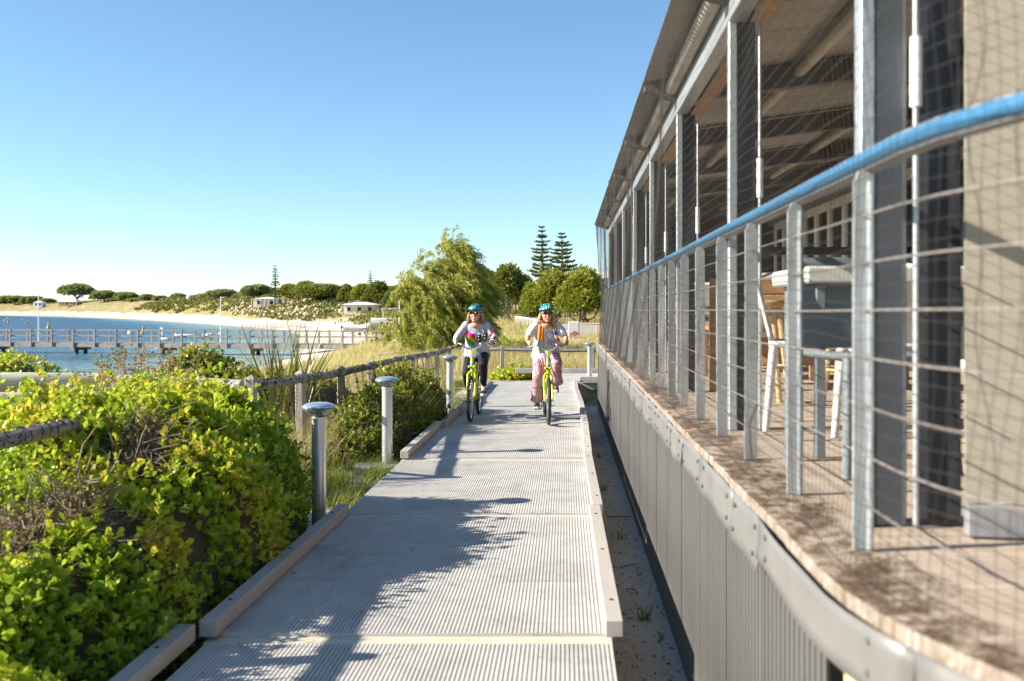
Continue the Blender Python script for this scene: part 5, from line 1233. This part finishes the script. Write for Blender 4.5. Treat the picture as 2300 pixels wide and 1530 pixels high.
# ================================================================ riders and bicycles
M['lime'] = mat('lime_paint', (.50, .66, .012), .3, .05, var=.08, bump=0); M['rubber'] = mat('tyre_rubber', (.022, .021, .02), .8, var=.2, bump=.2, bscale=200)
M['chrome'] = mat('brushed_alloy', (.62, .63, .64), .25, .9, var=.08, bump=0); M['cyan'] = mat('cyan_band', (.05, .38, .58), .35, bump=0)
def bicycle(x, y, rz, label, crank_a, bands):
    o = empty('bicycle', (x, y, .004), rz); tag(o, label, 'bicycle', 'lime green hire bicycles')
    R = .340; FA = Vector((0, -.55, R)); RA = Vector((0, .55, R)); BB = Vector((0, .10, .29))
    HT = Vector((0, -.335, .93)); HB = Vector((0, -.385, .74)); ST = Vector((0, .31, .80)); SD_ = Vector((0, .335, .885))
    mb = MB(); mb.tube([HT, HB], .026, 12)
    mb.tube([HB + Vector((0, .03, .04)), Vector((0, -.15, .45)), BB], .024, 10); mb.tube([BB, ST], .019, 10)
    mb.tube([HT + Vector((0, .02, -.06)), Vector((0, -.08, .62)), Vector((0, .17, .52))], .018, 10)
    for s in (-1, 1):
        mb.tube([BB + Vector((s*.03, .03, 0)), RA + Vector((s*.06, 0, 0))], .011, 8); mb.tube([ST + Vector((s*.02, 0, -.06)), Vector((s*.05, .47, .60)), RA + Vector((s*.06, 0, 0))], .010, 8)
    mb.build('frame', M['lime'], o, True)
    mb = MB()
    mb.tube([HB, HB + Vector((0, -.008, -.03))], .024, 10)
    for s in (-1, 1): mb.tube([HB + Vector((0, -.008, -.015)), HB + Vector((s*.035, -.012, -.02)), HB + Vector((s*.056, -.02, -.06)), HB + Vector((s*.058, -.05, -.19)), FA + Vector((s*.056, 0, 0))], [.017, .018, .018, .016, .011], 10)
    mb.build('fork', M['lime'], o, True)
    for q, zc in enumerate((.90, .84, .80)): MB().tube([HT.lerp(HB, .28 + .2*q), HT.lerp(HB, .40 + .2*q)], .0275, 12).build('head_band', M['cyan'] if q == bands else (M['white'] if q == 0 else M['lime']), o, True)
    for ax, nm in ((FA, 'wheel'), (RA, 'wheel')):
        w_ = empty(nm, ax); w_.parent = o
        MB().torus((0, 0, 0), R - .025, .025, 'X', 48, 10).build('tyre', M['rubber'], w_, True)
        mb = MB(); mb.torus((0, 0, 0), R - .056, .011, 'X', 48, 8); mb.build('rim', M['chrome'], w_, True)
        MB().tube([(-.05, 0, 0), (.05, 0, 0)], .022, 10).build('hub', M['chrome'], w_, True)
        A = []; B = []
        for k in range(28):
            a = k*2*math.pi/28; A.append(((-1)**k*.03, math.cos(a + .3)*.02, math.sin(a + .3)*.02)); B.append((0, math.cos(a)*(R - .06), math.sin(a)*(R - .06)))
        V, F = prism_segments(np.array(A), np.array(B), .0014); inst('spokes', np_mesh('spokes', V, F, M['chrome']), w_)
    MB().tube([HT, HT + Vector((0, .008, .13))], .014, 10).build('stem', M['chrome'], o, True)
    c = HT + Vector((0, -.01, .13)); L = []
    for s in (-1, 1):
        pts = [c, c + Vector((s*.05, -.02, .0)), c + Vector((s*.11, -.035, .035)), c + Vector((s*.17, -.01, .075)), c + Vector((s*.22, .06, .085)), c + Vector((s*.29, .20, .075))]
        L.append(pts); MB().tube([pts[-2].lerp(pts[-1], .15), pts[-1] + (pts[-1] - pts[-2])*.15], .0165, 10).build('grip', M['black'], o, True)
        lv = pts[-2] + Vector((s*.0, -.045, -.025)); MB().tube([pts[-2], lv, lv + Vector((s*.06, .06, -.02)), lv + Vector((s*.10, .12, -.018))], [.009, .008, .006, .005], 8).build('brake_lever', M['chrome'], o, True)
        MB().tube([lv, lv + Vector((-s*.06, -.08, .02)), c + Vector((s*.06, -.1, -.03)), HB + Vector((s*.02, -.05, .06)), HB + Vector((s*.02, -.03, -.02))], .0028, 6).build('brake_cable', M['black'], o, True)
    mb = MB(); mb.tube(L[0][::-1] + L[1][1:], .0115, 10); mb.build('handlebar', M['chrome'], o, True)
    MB().ell((.13, -.36, 1.135), (.022, .022, .022), 12, 8).build('bell', M['chrome'], o, True)
    MB().cbox((.012, -.385, 1.015), (.058, .02, .075), .008).build('number_tag', M['lime'], o)
    for s in (-1, 1): MB().ell((s*.035, -.40, .80), (.022, .014, .022), 10, 6).build('cable_guide', M['lime'], o, True)
    mb = MB(); mb.ell((0, .36, .905), (.085, .13, .035), 16, 8); mb.ell((0, .24, .905), (.035, .09, .025), 12, 6); mb.build('saddle', M['black'], o, True)
    MB().tube([ST, SD_], .014, 10).build('seat_post', M['chrome'], o, True)
    ca, sa = math.cos(crank_a), math.sin(crank_a)
    MB().torus((.04, BB.y, BB.z), .075, .006, 'X', 28, 6).build('chain_ring', M['black'], o, True)
    for s in (-1, 1):
        e = BB + Vector((s*.075, -s*sa*.165, s*ca*.165))
        MB().tube([BB + Vector((s*.06, 0, 0)), e], .011, 8).build('crank', M['chrome'], o, True); MB().cbox(e + Vector((s*.055, 0, 0)), (.09, .075, .022), .004).build('pedal', M['black'], o)
    MB().cbox((.055, .32, .31), (.016, .5, .1), .006, rx=.05).build('chain_guard', M['black'], o)
    MB().tube([(-.05, .45, .3), (-.16, .52, .12)], .007, 6).build('kick_stand', M['black'], o, True)
    return o

def remesh(mb, name, m, parent, vox=.008, smooth=4):
    me = bpy.data.meshes.new('tmp'); me.from_pydata(mb.v, [], mb.f)
    bm = bmesh.new(); bm.from_mesh(me); bmesh.ops.recalc_face_normals(bm, faces=bm.faces); bm.to_mesh(me); bm.free()
    ob = bpy.data.objects.new('tmp', me); COL.objects.link(ob)
    r = ob.modifiers.new('r', 'REMESH'); r.mode = 'VOXEL'; r.voxel_size = vox
    if smooth: s = ob.modifiers.new('s', 'SMOOTH'); s.factor = .5; s.iterations = smooth
    dg = bpy.context.evaluated_depsgraph_get(); dg.update(); out = bpy.data.meshes.new_from_object(ob.evaluated_get(dg))
    bpy.data.objects.remove(ob); bpy.data.meshes.remove(me)
    out.name = name; out.materials.clear(); out.materials.append(m); out.polygons.foreach_set('use_smooth', [True]*len(out.polygons)); out.update()
    return inst(name, out, parent)
def cap(mb, p0, p1, r0, r1, fl=1.0):
    p0, p1 = Vector(p0), Vector(p1); n = 6; d = (p1 - p0); L = d.length; t = d/L
    pts = []; rr = []
    for k in range(1, 4): a = k*math.pi/8; pts.append(p0 - t*r0*math.cos(a)); rr.append(r0*math.sin(a))
    for k in range(5): u = k/4; pts.append(p0.lerp(p1, u)); rr.append(r0 + (r1 - r0)*u)
    for k in range(3, 0, -1): a = k*math.pi/8; pts.append(p1 + t*r1*math.cos(a)); rr.append(r1*math.sin(a))
    mb.tube(pts, rr, 12); return mb
def loft(mb, rings, n=20):
    """rings: (cx, cy, cz, rx, ry) stacked"""
    V = []; F = []
    for cx, cy, cz, rx_, ry_ in rings:
        for k in range(n): a = 2*math.pi*k/n; V.append((cx + rx_*math.cos(a), cy + ry_*math.sin(a), cz))
    m = len(rings)
    for i in range(m - 1):
        for k in range(n): k2 = (k+1) % n; F.append((i*n+k, i*n+k2, (i+1)*n+k2, (i+1)*n+k))
    F.append(tuple(range(n))[::-1]); F.append(tuple((m-1)*n + k for k in range(n))); mb.add(V, F); return mb

t = NT('skin'); co = t.coord(); a = t.noise(co, 14, 4, .6)
M['skin'] = t.done(t.ramp(a, [(.3, (.50, .27, .18)), (.7, (.60, .35, .25))]), .5, 0, t.bump(t.noise(co, 120, 2), .1, .001), .4)
t.b.inputs['Subsurface Weight'].default_value = .08
M['lip'] = mat('lips', (.50, .16, .14), .45, var=.1, bump=0); M['shade_lens'] = mat('dark_lens', (.012, .011, .011), .08, var=0, bump=0); M['brown_lens'] = mat('brown_lens', (.06, .025, .012), .1, var=.2, bump=0)
M['blond'] = mat('blond_hair', (.52, .36, .18), .6, var=.45, scale=20, bump=.8, bscale=70, bdist=.006, stretch=(3, 3, .3))
M['helmet'] = mat('blue_helmet', (.02, .36, .56), .28, var=.05, bump=0); M['vent'] = mat('helmet_vent', (.01, .012, .02), .7, bump=0); M['helmet_y'] = mat('helmet_stripe', (.62, .70, .03), .35, bump=0)
M['shoe'] = mat('black_canvas', (.03, .03, .034), .8, var=.2, bump=.2); M['sole'] = mat('white_rubber', (.66, .63, .58), .6, var=.1, bump=0); M['lace'] = mat('white_lace', (.7, .7, .7), .8, bump=0)

def fabric(name, base, masks, rough=.9, wr=.5):
    """masks: list of functions(t, x, y, z sockets) -> (fac, colour)"""
    t = NT(name); tc = t.n('TexCoord').outputs['Object']; sp = t.n('SeparateXYZ'); t.l(tc, sp.inputs[0]); x, y, z = sp.outputs
    c = t.mix(t.noise(tc, 9, 4, .6), tuple(v*.82 for v in base), base)
    for f in masks: fac, col = f(t, tc, x, y, z); c = t.mix(fac, c, col)
    h = t.math('ADD', t.math('MULTIPLY', t.noise(tc, 9, 3, .55, (1.2, 1, .8)), 1.0), t.math('MULTIPLY', t.noise(tc, 300, 2), .05))
    return t.done(c, rough, 0, t.bump(h, wr, .09), .15)
def inbox(t, v, a, b, soft=.004): return t.math('MULTIPLY', t.maprange(v, a - soft, a + soft), t.maprange(v, b + soft, b - soft))
def m_rainbow(t, tc, x, y, z):
    s = t.math('ADD', z, t.math('MULTIPLY', x, .45)); col = t.ramp(t.maprange(s, 1.06, 1.27), [(0, (.02, .42, .05)), (.22, (.30, .55, .03)), (.40, (.85, .50, .02)), (.58, (.85, .20, .02)), (.78, (.80, .04, .12)), (.9, (.80, .06, .42))], 'CONSTANT')
    f = t.math('MULTIPLY', inbox(t, x, -.15, -.005), inbox(t, s, 1.07, 1.265)); f = t.math('MULTIPLY', f, t.maprange(t.math('ADD', z, t.math('MULTIPLY', x, 1.0)), 1.275, 1.265)); return t.math('MULTIPLY', f, t.maprange(y, .18, .14)), col
def m_sleeve(t, tc, x, y, z):
    f = t.math('MULTIPLY', inbox(t, x, .225, .40), inbox(t, z, 1.20, 1.39)); f = t.math('MULTIPLY', f, t.maprange(t.noise(tc, 18, 1), .48, .54)); return f, t.ramp(t.maprange(z, 1.2, 1.39), [(0, (.03, .03, .06)), (.3, (.75, .06, .05)), (.65, (.78, .05, .33))], 'CONSTANT')
def ringmask(t, x, z, cx, cz, r, wd):
    dx = t.math('SUBTRACT', x, cx); dz = t.math('SUBTRACT', z, cz); d = t.math('SQRT', t.math('ADD', t.math('MULTIPLY', dx, dx), t.math('MULTIPLY', dz, dz))); return t.maprange(t.math('ABSOLUTE', t.math('SUBTRACT', d, r)), wd, wd*.5)
def m_dream(t, tc, x, y, z):
    f = None
    for cx, cz, r, wd in ((.045, 1.26, .055, .006), (.045, 1.15, .035, .007), (.045, 1.15, .012, .008), (.02, 1.07, .022, .005), (.065, 1.065, .026, .005), (.105, 1.14, .03, .006)):
        q = ringmask(t, x, z, cx, cz, r, wd); f = q if f is None else t.math('MAXIMUM', f, q)
    return t.math('MULTIPLY', f, t.maprange(y, .2, .16)), (.06, .06, .16)
def m_pinkdots(t, tc, x, y, z):
    v = t.n('TexVoronoi'); v.inputs['Scale'].default_value = 34; t.l(tc, v.inputs['Vector']); n = t.noise(tc, 7, 2)
    return t.math('MULTIPLY', t.maprange(v.outputs['Distance'], .42, .3), t.maprange(n, .46, .56)), (.28, .10, .17)

def hand(mb, w, g, gd, s):
    """wrist w, grip centre g, grip axis gd (outwards), side s: palm, four fingers curled over the bar, thumb below"""
    w, g, gd = Vector(w), Vector(g), Vector(gd).normalized(); top = g + Vector((0, .010, .034))
    for q in (-.028, 0, .026): cap(mb, w.lerp(top, .25), top + gd*q + Vector((0, .005, .002)), .021, .017)
    for i, (q, ln) in enumerate(((-.036, .9), (-.013, 1.0), (.010, .95), (.032, .78))):
        k0 = top + gd*q; k1 = k0 + Vector((0, -.040*ln, -.006)); k2 = k1 + Vector((0, -.006, -.034*ln)); k3 = k2 + Vector((0, .020, -.016*ln))
        cap(mb, k0, k1, .0105, .0098); cap(mb, k1, k2, .0098, .009); cap(mb, k2, k3, .009, .0078)
    th = top - gd*.045; cap(mb, w.lerp(top, .6) - gd*.02, th + Vector((0, -.005, -.012)), .012, .0105); cap(mb, th + Vector((0, -.005, -.012)), th + Vector((0, -.022, -.034)), .0105, .009)

def rider(x, y, rz, label, top_m, leg_m, knees, ankles, short, flare, hairlen, lens_m, scarf=None, tilt=0.0, yaw=0.0):
    o = empty('person', (x, y, .004), rz); tag(o, label, 'person')
    sh = Vector((.17, .17, 1.405)); el = Vector((.285, .10, 1.225)); hd = Vector((0, .075, 1.575)); hk = 1.1
    gr = Vector((.268, -.195, 1.140)); gax = Vector((.07, .14, -.01)); wr = Vector((.285, -.105, 1.168))
    hip = Vector((.095, .345, .955)); mb = MB()
    # one continuous body
    Rh = Matrix.Rotation(yaw, 3, 'Z') @ Matrix.Rotation(tilt, 3, 'Y')
    def H(v): return hd + Rh @ Vector(v)*hk
    mb.ell(hd + Vector((0, .01, .02)), (.082, .102, .112), 20, 14); mb.ell(H((0, -.022, -.045)), (.064, .070, .066), 16, 10); mb.ell(H((0, -.060, -.092)), (.030, .026, .022), 12, 8)
    for s in (-1, 1):
        mb.ell(H((s*.034, -.062, -.03)), (.024, .022, .024), 10, 8); mb.ell(H((s*.078, .015, -.01)), (.011, .02, .032), 8, 8)
        mb.ell(H((s*.03, -.075, .028)), (.026, .016, .011), 10, 6)
    cap(mb, H((0, -.085, .005)), H((0, -.104, -.026)), .009, .013)
    mb.ell(H((0, -.084, -.062)), (.022, .012, .010), 10, 6)
    cap(mb, (0, .15, 1.42), (0, .10, 1.52), .058, .05)
    loft(mb, [(0, .36, .86, .10, .08), (0, .355, .93, .165, .12), (0, .31, 1.06, .145, .10), (0, .24, 1.22, .15, .10), (0, .19, 1.34, .165, .095), (0, .165, 1.41, .13, .075), (0, .15, 1.44, .06, .05)])
    mb.ell((0, .105, 1.405), (.085, .06, .06), 14, 8)
    for s in (-1, 1):
        f = lambda v: Vector((v.x*s, v.y, v.z))
        cap(mb, f(sh), f(el), .052, .04); cap(mb, f(el), f(wr), .040, .026); hand(mb, f(wr), f(gr), f(gax)*s if False else Vector((gax.x*s, gax.y, gax.z)), s)
    for kn, an, s in ((knees[0], ankles[0], -1), (knees[1], ankles[1], 1)):
        h = Vector((hip.x*s, hip.y, hip.z)); cap(mb, h, kn, .085, .058); cap(mb, kn, Vector(kn).lerp(Vector(an), .35), .055, .054); cap(mb, Vector(kn).lerp(Vector(an), .35), an, .054, .034)
        cap(mb, an, Vector(an) + Vector((0, -.09, -.055)), .036, .03)
    remesh(mb, 'body', M['skin'], o, .0062, 2)
    # top
    mb = MB(); wide = 1.0 if not short else 1.02
    loft(mb, [(0, .335, .905, .205*wide, .175), (0, .33, .95, .215*wide, .18), (0, .305, 1.04, .195*wide, .15), (0, .26, 1.14, .178*wide, .135), (0, .215, 1.26, .180*wide, .128), (0, .185, 1.35, .182, .115), (0, .172, 1.40, .165, .10), (0, .165, 1.435, .105, .075)], 28)
    for s in (-1, 1):
        f = lambda v: Vector((v.x*s, v.y, v.z)); mb.ell((s*.075, .125, 1.25), (.075, .055, .07), 14, 9)
        if short: cap(mb, f(sh) - Vector((s*.02, 0, 0)), f(sh.lerp(el, .58)), .075, .072)
        else: cap(mb, f(sh) - Vector((s*.02, 0, 0)), f(el), .070, .056); cap(mb, f(el), f(el.lerp(wr, .9)), .056, .040)
        if not short:
            for q in (.25, .5, .75): u = f(sh.lerp(el, q)); mb.ell(u + Vector((s*.012, -.03, 0)), (.05, .035, .018), 10, 6)
    remesh(mb, 'shirt' if short else 'sweatshirt', top_m, o, .009, 3)
    # legs
    mb = MB()
    for kn, an, s in ((knees[0], ankles[0], -1), (knees[1], ankles[1], 1)):
        h = Vector((hip.x*s, hip.y, hip.z)); kn, an = Vector(kn), Vector(an)
        cap(mb, h, kn, .108 if flare else .100, .080 if flare else .072)
        if flare:
            cap(mb, kn, kn.lerp(an, .45), .078, .074); d = an - kn
            hem = kn.lerp(an, .93); r = [.076, .084, .098, .112]
            mb.tube([kn.lerp(an, .40), kn.lerp(an, .58), kn.lerp(an, .78), hem], r, 16)
        else:
            cap(mb, kn, kn.lerp(an, .35), .068, .066); cap(mb, kn.lerp(an, .35), kn.lerp(an, .88), .066, .042)
    mb.ell((0, .37, .93), (.175, .14, .10), 18, 10)
    remesh(mb, 'trousers', leg_m, o, .009, 3)
    if flare:
        for kn, an in ((knees[0], ankles[0]), (knees[1], ankles[1])):
            c = Vector(kn).lerp(Vector(an), .42); mbt = MB(); mbt.torus((0, 0, 0), .079, .006, 'Z', 24, 6); mbt.build('knee_frill', M['pink2'], o, True, loc=c)
    # shoes
    for an in ankles:
        an = Vector(an); mb = MB()
        loft_pts = [(an + Vector((0, .045, -.055)), .034), (an + Vector((0, .0, -.052)), .040), (an + Vector((0, -.07, -.066)), .041), (an + Vector((0, -.135, -.078)), .040), (an + Vector((0, -.165, -.082)), .030)]
        for (a_, ra), (b_, rb) in zip(loft_pts[:-1], loft_pts[1:]): cap(mb, a_, b_, ra, rb)
        cap(mb, an + Vector((0, .012, .01)), an + Vector((0, .005, -.04)), .044, .042)
        so = remesh(mb, 'shoe', M['shoe'], o, .008, 2)
        mb = MB(); mb.ell(an + Vector((0, -.06, -.105)), (.047, .145, .024), 18, 8); mb.ell(an + Vector((0, -.165, -.088)), (.038, .036, .024), 12, 8); q = mb.build('sole', M['sole'], so, True)
        for u in range(4): MB().tube([an + Vector((-.028, -.055 - u*.022, -.030 - u*.006)), an + Vector((0, -.06 - u*.022, -.020 - u*.007)), an + Vector((.028, -.055 - u*.022, -.030 - u*.006))], .004, 6).build('lace', M['lace'], so)
        if not flare: MB().tube([an + Vector((0, 0, .0)), an + Vector((0, .004, .06))], [.046, .045], 14).build('sock', M['lace'], o, True)
    # face and head wear
    mb = MB(); cap(mb, H((-.020, -.094, -.062)), H((.020, -.094, -.062)), .0055, .0055); mb.build('lips', M['lip'], o, True)
    g = empty('sunglasses', (0, 0, 0)); g.parent = o
    for s in (-1, 1):
        mb = MB(); mb.ell(H((s*.034, -.098, .018)), (.031, .010, .025), 16, 10, Matrix.Rotation(-s*.25, 3, 'Z')); mb.build('lens', lens_m, g, True)
        MB().tube([H((s*.062, -.088, .026)), H((s*.082, .02, .02))], .0045, 6).build('temple', M['black'], g)
    MB().tube([H((-.012, -.106, .026)), H((.012, -.106, .026))], .005, 6).build('bridge', M['black'], g)
    hm = empty('helmet', (0, 0, 0)); hm.parent = o; hc = hd + Vector((0, .012, .062)); a_, b_, c_ = .112, .138, .098
    def hs_(th, ph, k=1.0): return hc + Rh @ Vector((a_*k*math.sin(th)*math.cos(ph), b_*k*math.sin(th)*math.sin(ph), c_*k*math.cos(th)))
    V = []; F = []; n = 36; m = 12
    for i in range(m + 1):
        for k in range(n):
            ph = 2*math.pi*k/n; th = (.02 + (math.pi*.515 + .10*math.sin(ph))*i/m); V.append(hs_(th, ph))
    for i in range(m):
        for k in range(n): F.append((i*n+k, (i+1)*n+k, (i+1)*n+(k+1) % n, i*n+(k+1) % n))
    F.append(tuple(range(n))); mb = MB(); mb.add(V, F); q = mb.build('shell', M['helmet'], hm, True); q.modifiers.new('t', 'SOLIDIFY').thickness = .018
    for ph, t0, t1, wv in ((-1.57, .30, .85, .014), (-1.02, .45, .98, .015), (-2.12, .45, .98, .015), (-.52, .7, 1.15, .014), (-2.62, .7, 1.15, .014), (-.1, .9, 1.25, .013), (-3.04, .9, 1.25, .013), (.6, .5, 1.1, .013), (2.5, .5, 1.1, .013)):
        pts = [hs_(t0 + (t1 - t0)*u, ph + .12*math.sin(3*u), 1.004) for u in (0, .25, .5, .75, 1)]
        MB().tube(pts, [.004, wv*.9, wv, wv*.8, .003], 8, True, .45).build('vent', M['vent'], hm, True)
    for ph in (-1.27, -1.87):
        pts = [hs_(.35 + .95*u, ph - .35*(u - .5)*(1 if ph > -1.57 else -1), 1.012) for u in (0, .3, .6, 1)]
        MB().tube(pts, [.006, .010, .010, .007], 8, True, .5).build('stripe', M['helmet_y'], hm, True)
    MB().tube([hs_(1.50, p_/10*math.pi - math.pi, 1.0) for p_ in range(0, 11)], .008, 6).build('rim', M['vent'], hm, True)
    for s in (-1, 1): MB().tube([H((s*.088, .0, .02)), H((s*.066, -.03, -.07)), H((s*.02, -.045, -.115)), H((0, -.048, -.120))], .005, 6).build('chin_strap', M['black'], hm, True)
    # hair
    rg = np.random.default_rng(int(abs(x)*100)); mb = MB()
    for s in (-1, 1):
        for k in range(14):
            p0 = hd + Vector((s*(.082 + rg.uniform(0, .012)), rg.uniform(-.02, .07), rg.uniform(-.01, .03))); L = hairlen*rg.uniform(.6, 1.1)*(1.0 if (s > 0 or hairlen < .15) else .55)
            p1 = p0 + Vector((s*rg.uniform(.0, .035), rg.uniform(-.01, .03), -L*.5)); p2 = p1 + Vector((s*rg.uniform(-.01, .05), rg.uniform(-.03, .03), -L*.5))
            mb.tube([p0, p1, p2], [.012, .011, .003], 6)
    for k in range(14):
        a = rg.uniform(.3, 2.84); p0 = hd + Vector((.085*math.cos(a), .02 + .09*math.sin(a), rg.uniform(-.01, .02))); mb.tube([p0, p0 + Vector((.01*math.cos(a), .01, -.06)), p0 + Vector((0, .012, -.11 - rg.uniform(0, .05)))], [.018, .016, .004], 6)
    mb.build('hair', M['blond'], o, True)
    return o, H

M['sweat'] = fabric('grey_sweatshirt', (.50, .49, .54), [m_rainbow, m_sleeve]); M['tee'] = fabric('white_tee', (.76, .73, .76), [m_dream]); M['legging'] = fabric('black_legging', (.018, .018, .02), [], .6, .25)
M['pink'] = fabric('pink_patterned_trousers', (.58, .33, .38), [m_pinkdots]); M['pink2'] = mat('plum_frill', (.25, .09, .14), .9, bump=.1)

R1 = (-1.375, 15.12, -.027); R2 = (-.275, 14.75, .064)
bicycle(*R1, 'lime green bicycle under the rider in the grey sweatshirt', math.radians(65), 1)
bicycle(*R2, 'lime green bicycle under the rider in pink trousers', math.radians(35), 1)
p1, H1 = rider(*R1, 'rider in grey rainbow sweatshirt, black leggings and blue helmet cycling on the left', M['sweat'], M['legging'],
      ((-.135, .07, .67), (.135, -.085, .82)), ((-.135, .335, .355), (.135, .035, .46)), False, False, .13, M['shade_lens'], tilt=.05, yaw=-.12)
# twin black pouches on a lanyard
po = empty('neck_pouch', (R1[0] + .05, R1[1], .005), R1[2]); tag(po, 'pair of black pouches hanging on a cord from the left rider\'s neck', 'pouch')
for dx, dz, rr in ((-.005, 1.205, -.05), (.092, 1.225, .12)):
    mb = MB(); mb.cbox((dx, .055, dz), (.082, .03, .115 if dx < .05 else .135), .012, ry=rr); q = mb.build('pouch', M['black'], po, True)
    for k in (.028, -.022): MB().ell((dx + .005, .037, dz + k), (.010, .005, .008), 8, 6).build('stud', M['white'], q, True)
MB().tube([(.09, .06, 1.28), (.04, .075, 1.36), (.02, .10, 1.44)], .005, 6).build('cord', M['lace'], po, True); MB().tube([(.0, .06, 1.25), (-.03, .075, 1.34), (-.10, .11, 1.44)], .0035, 6).build('cord', M['lace'], po, True)

p2, H2 = rider(*R2, 'rider in white tee, striped scarf, pink flared trousers and blue helmet cycling on the right', M['tee'], M['pink'],
      ((-.135, .055, .64), (.145, -.06, .87)), ((-.135, .275, .27), (.14, .09, .535)), True, True, .26, M['brown_lens'], tilt=-.06, yaw=.10)
# scarf
t = NT('striped_scarf'); tc = t.n('TexCoord').outputs['Object']; sp = t.n('SeparateXYZ'); t.l(tc, sp.inputs[0]); zz = t.maprange(sp.outputs[2], .70, 1.46); zz.node.interpolation_type = 'LINEAR'
c = t.ramp(zz, [(0, (.75, .07, .04)), (.17, (.30, .34, .14)), (.235, (.55, .40, .55)), (.44, (.24, .36, .10)), (.50, (.30, .42, .62)), (.62, (.78, .24, .03)), (.92, (.62, .30, .36))], 'CONSTANT')
M['scarf'] = t.done(c, .9, 0, t.bump(t.noise(tc, 60, 3, .6, (3, 3, .4)), .5, .01), .1)
t = NT('thin_striped_scarf'); tc = t.n('TexCoord').outputs['Object']; sp = t.n('SeparateXYZ'); t.l(tc, sp.inputs[0]); zz = t.maprange(sp.outputs[2], 1.08, 1.46); zz.node.interpolation_type = 'LINEAR'
c = t.ramp(zz, [(0, (.72, .12, .03)), (.14, (.60, .45, .60)), (.24, (.55, .08, .24)), (.36, (.60, .60, .42)), (.48, (.16, .08, .26)), (.64, (.22, .42, .08)), (.80, (.35, .07, .22))], 'CONSTANT')
M['scarf2'] = t.done(c, .9, 0, t.bump(t.noise(tc, 60, 3, .6), .5, .01), .1)
so = empty('scarf', (R2[0], R2[1], .004), R2[2]); tag(so, 'striped orange, blue and red scarf hanging round the right rider\'s neck', 'scarf')
def ribbon(pts, wd, name, m):
    V = []; F = []; k = 6; P_ = [Vector(p) for p in pts]; fine = []
    for i in range(len(P_) - 1):
        for u in (0, .33, .66): fine.append((P_[i].lerp(P_[i+1], u), wd[i] + (wd[i+1]-wd[i])*u))
    fine.append((P_[-1], wd[-1]))
    for i, (p, w_) in enumerate(fine):
        for j in range(k + 1): u = j/k - .5; V.append((p.x + u*w_, p.y + .007*math.sin(j*2.1 + i*.2) + .02*u*u, p.z))
    for i in range(len(fine) - 1):
        for j in range(k): F.append((i*(k+1)+j, i*(k+1)+j+1, (i+1)*(k+1)+j+1, (i+1)*(k+1)+j))
    mb = MB(); mb.add(V, F); q = mb.build(name, m, so, True); q.modifiers.new('t', 'SOLIDIFY').thickness = .006
ribbon([(-.075, .16, 1.455), (-.085, .075, 1.41), (-.088, .055, 1.32), (-.088, .05, 1.22), (-.085, .075, 1.10), (-.075, .10, 1.0), (-.045, -.02, .93), (-.02, -.06, .82), (.0, -.07, .72)], [.06, .075, .085, .095, .105, .10, .10, .10, .07], 'front_tail', M['scarf'])
ribbon([(.06, .16, 1.455), (.085, .08, 1.42), (.115, .055, 1.34), (.15, .055, 1.24), (.19, .085, 1.15), (.225, .09, 1.09)], [.045, .05, .05, .055, .06, .07], 'side_tail', M['scarf2'])
mb = MB(); mb.torus((0, 0, 0), .068, .02, 'Z', 24, 8); mb.build('neck_loop', M['scarf2'], so, True, loc=(0, .125, 1.455), rot=(-.35, 0, 0))
for s, m_ in ((-1, M['black']), (1, M['black'])):
    w_ = empty('wrist_band', Matrix.Translation((R2[0], R2[1], 0)) @ Matrix.Rotation(R2[2], 4, 'Z') @ Vector((s*.285, -.075, 1.178))); tag(w_, 'dark bracelet on the right rider\'s %s wrist' % ('left-hand side' if s < 0 else 'right-hand side'), 'bracelet')
    MB().torus((0, 0, 0), .030, .006, 'Y', 20, 6).build('band', m_, w_, True); 
    if s < 0: MB().torus((0, .018, 0), .031, .004, 'Y', 20, 6).build('cord', m_, w_, True)
    else: MB().cbox((0, 0, .032), (.03, .034, .01), .003).build('watch_face', M['black'], w_)
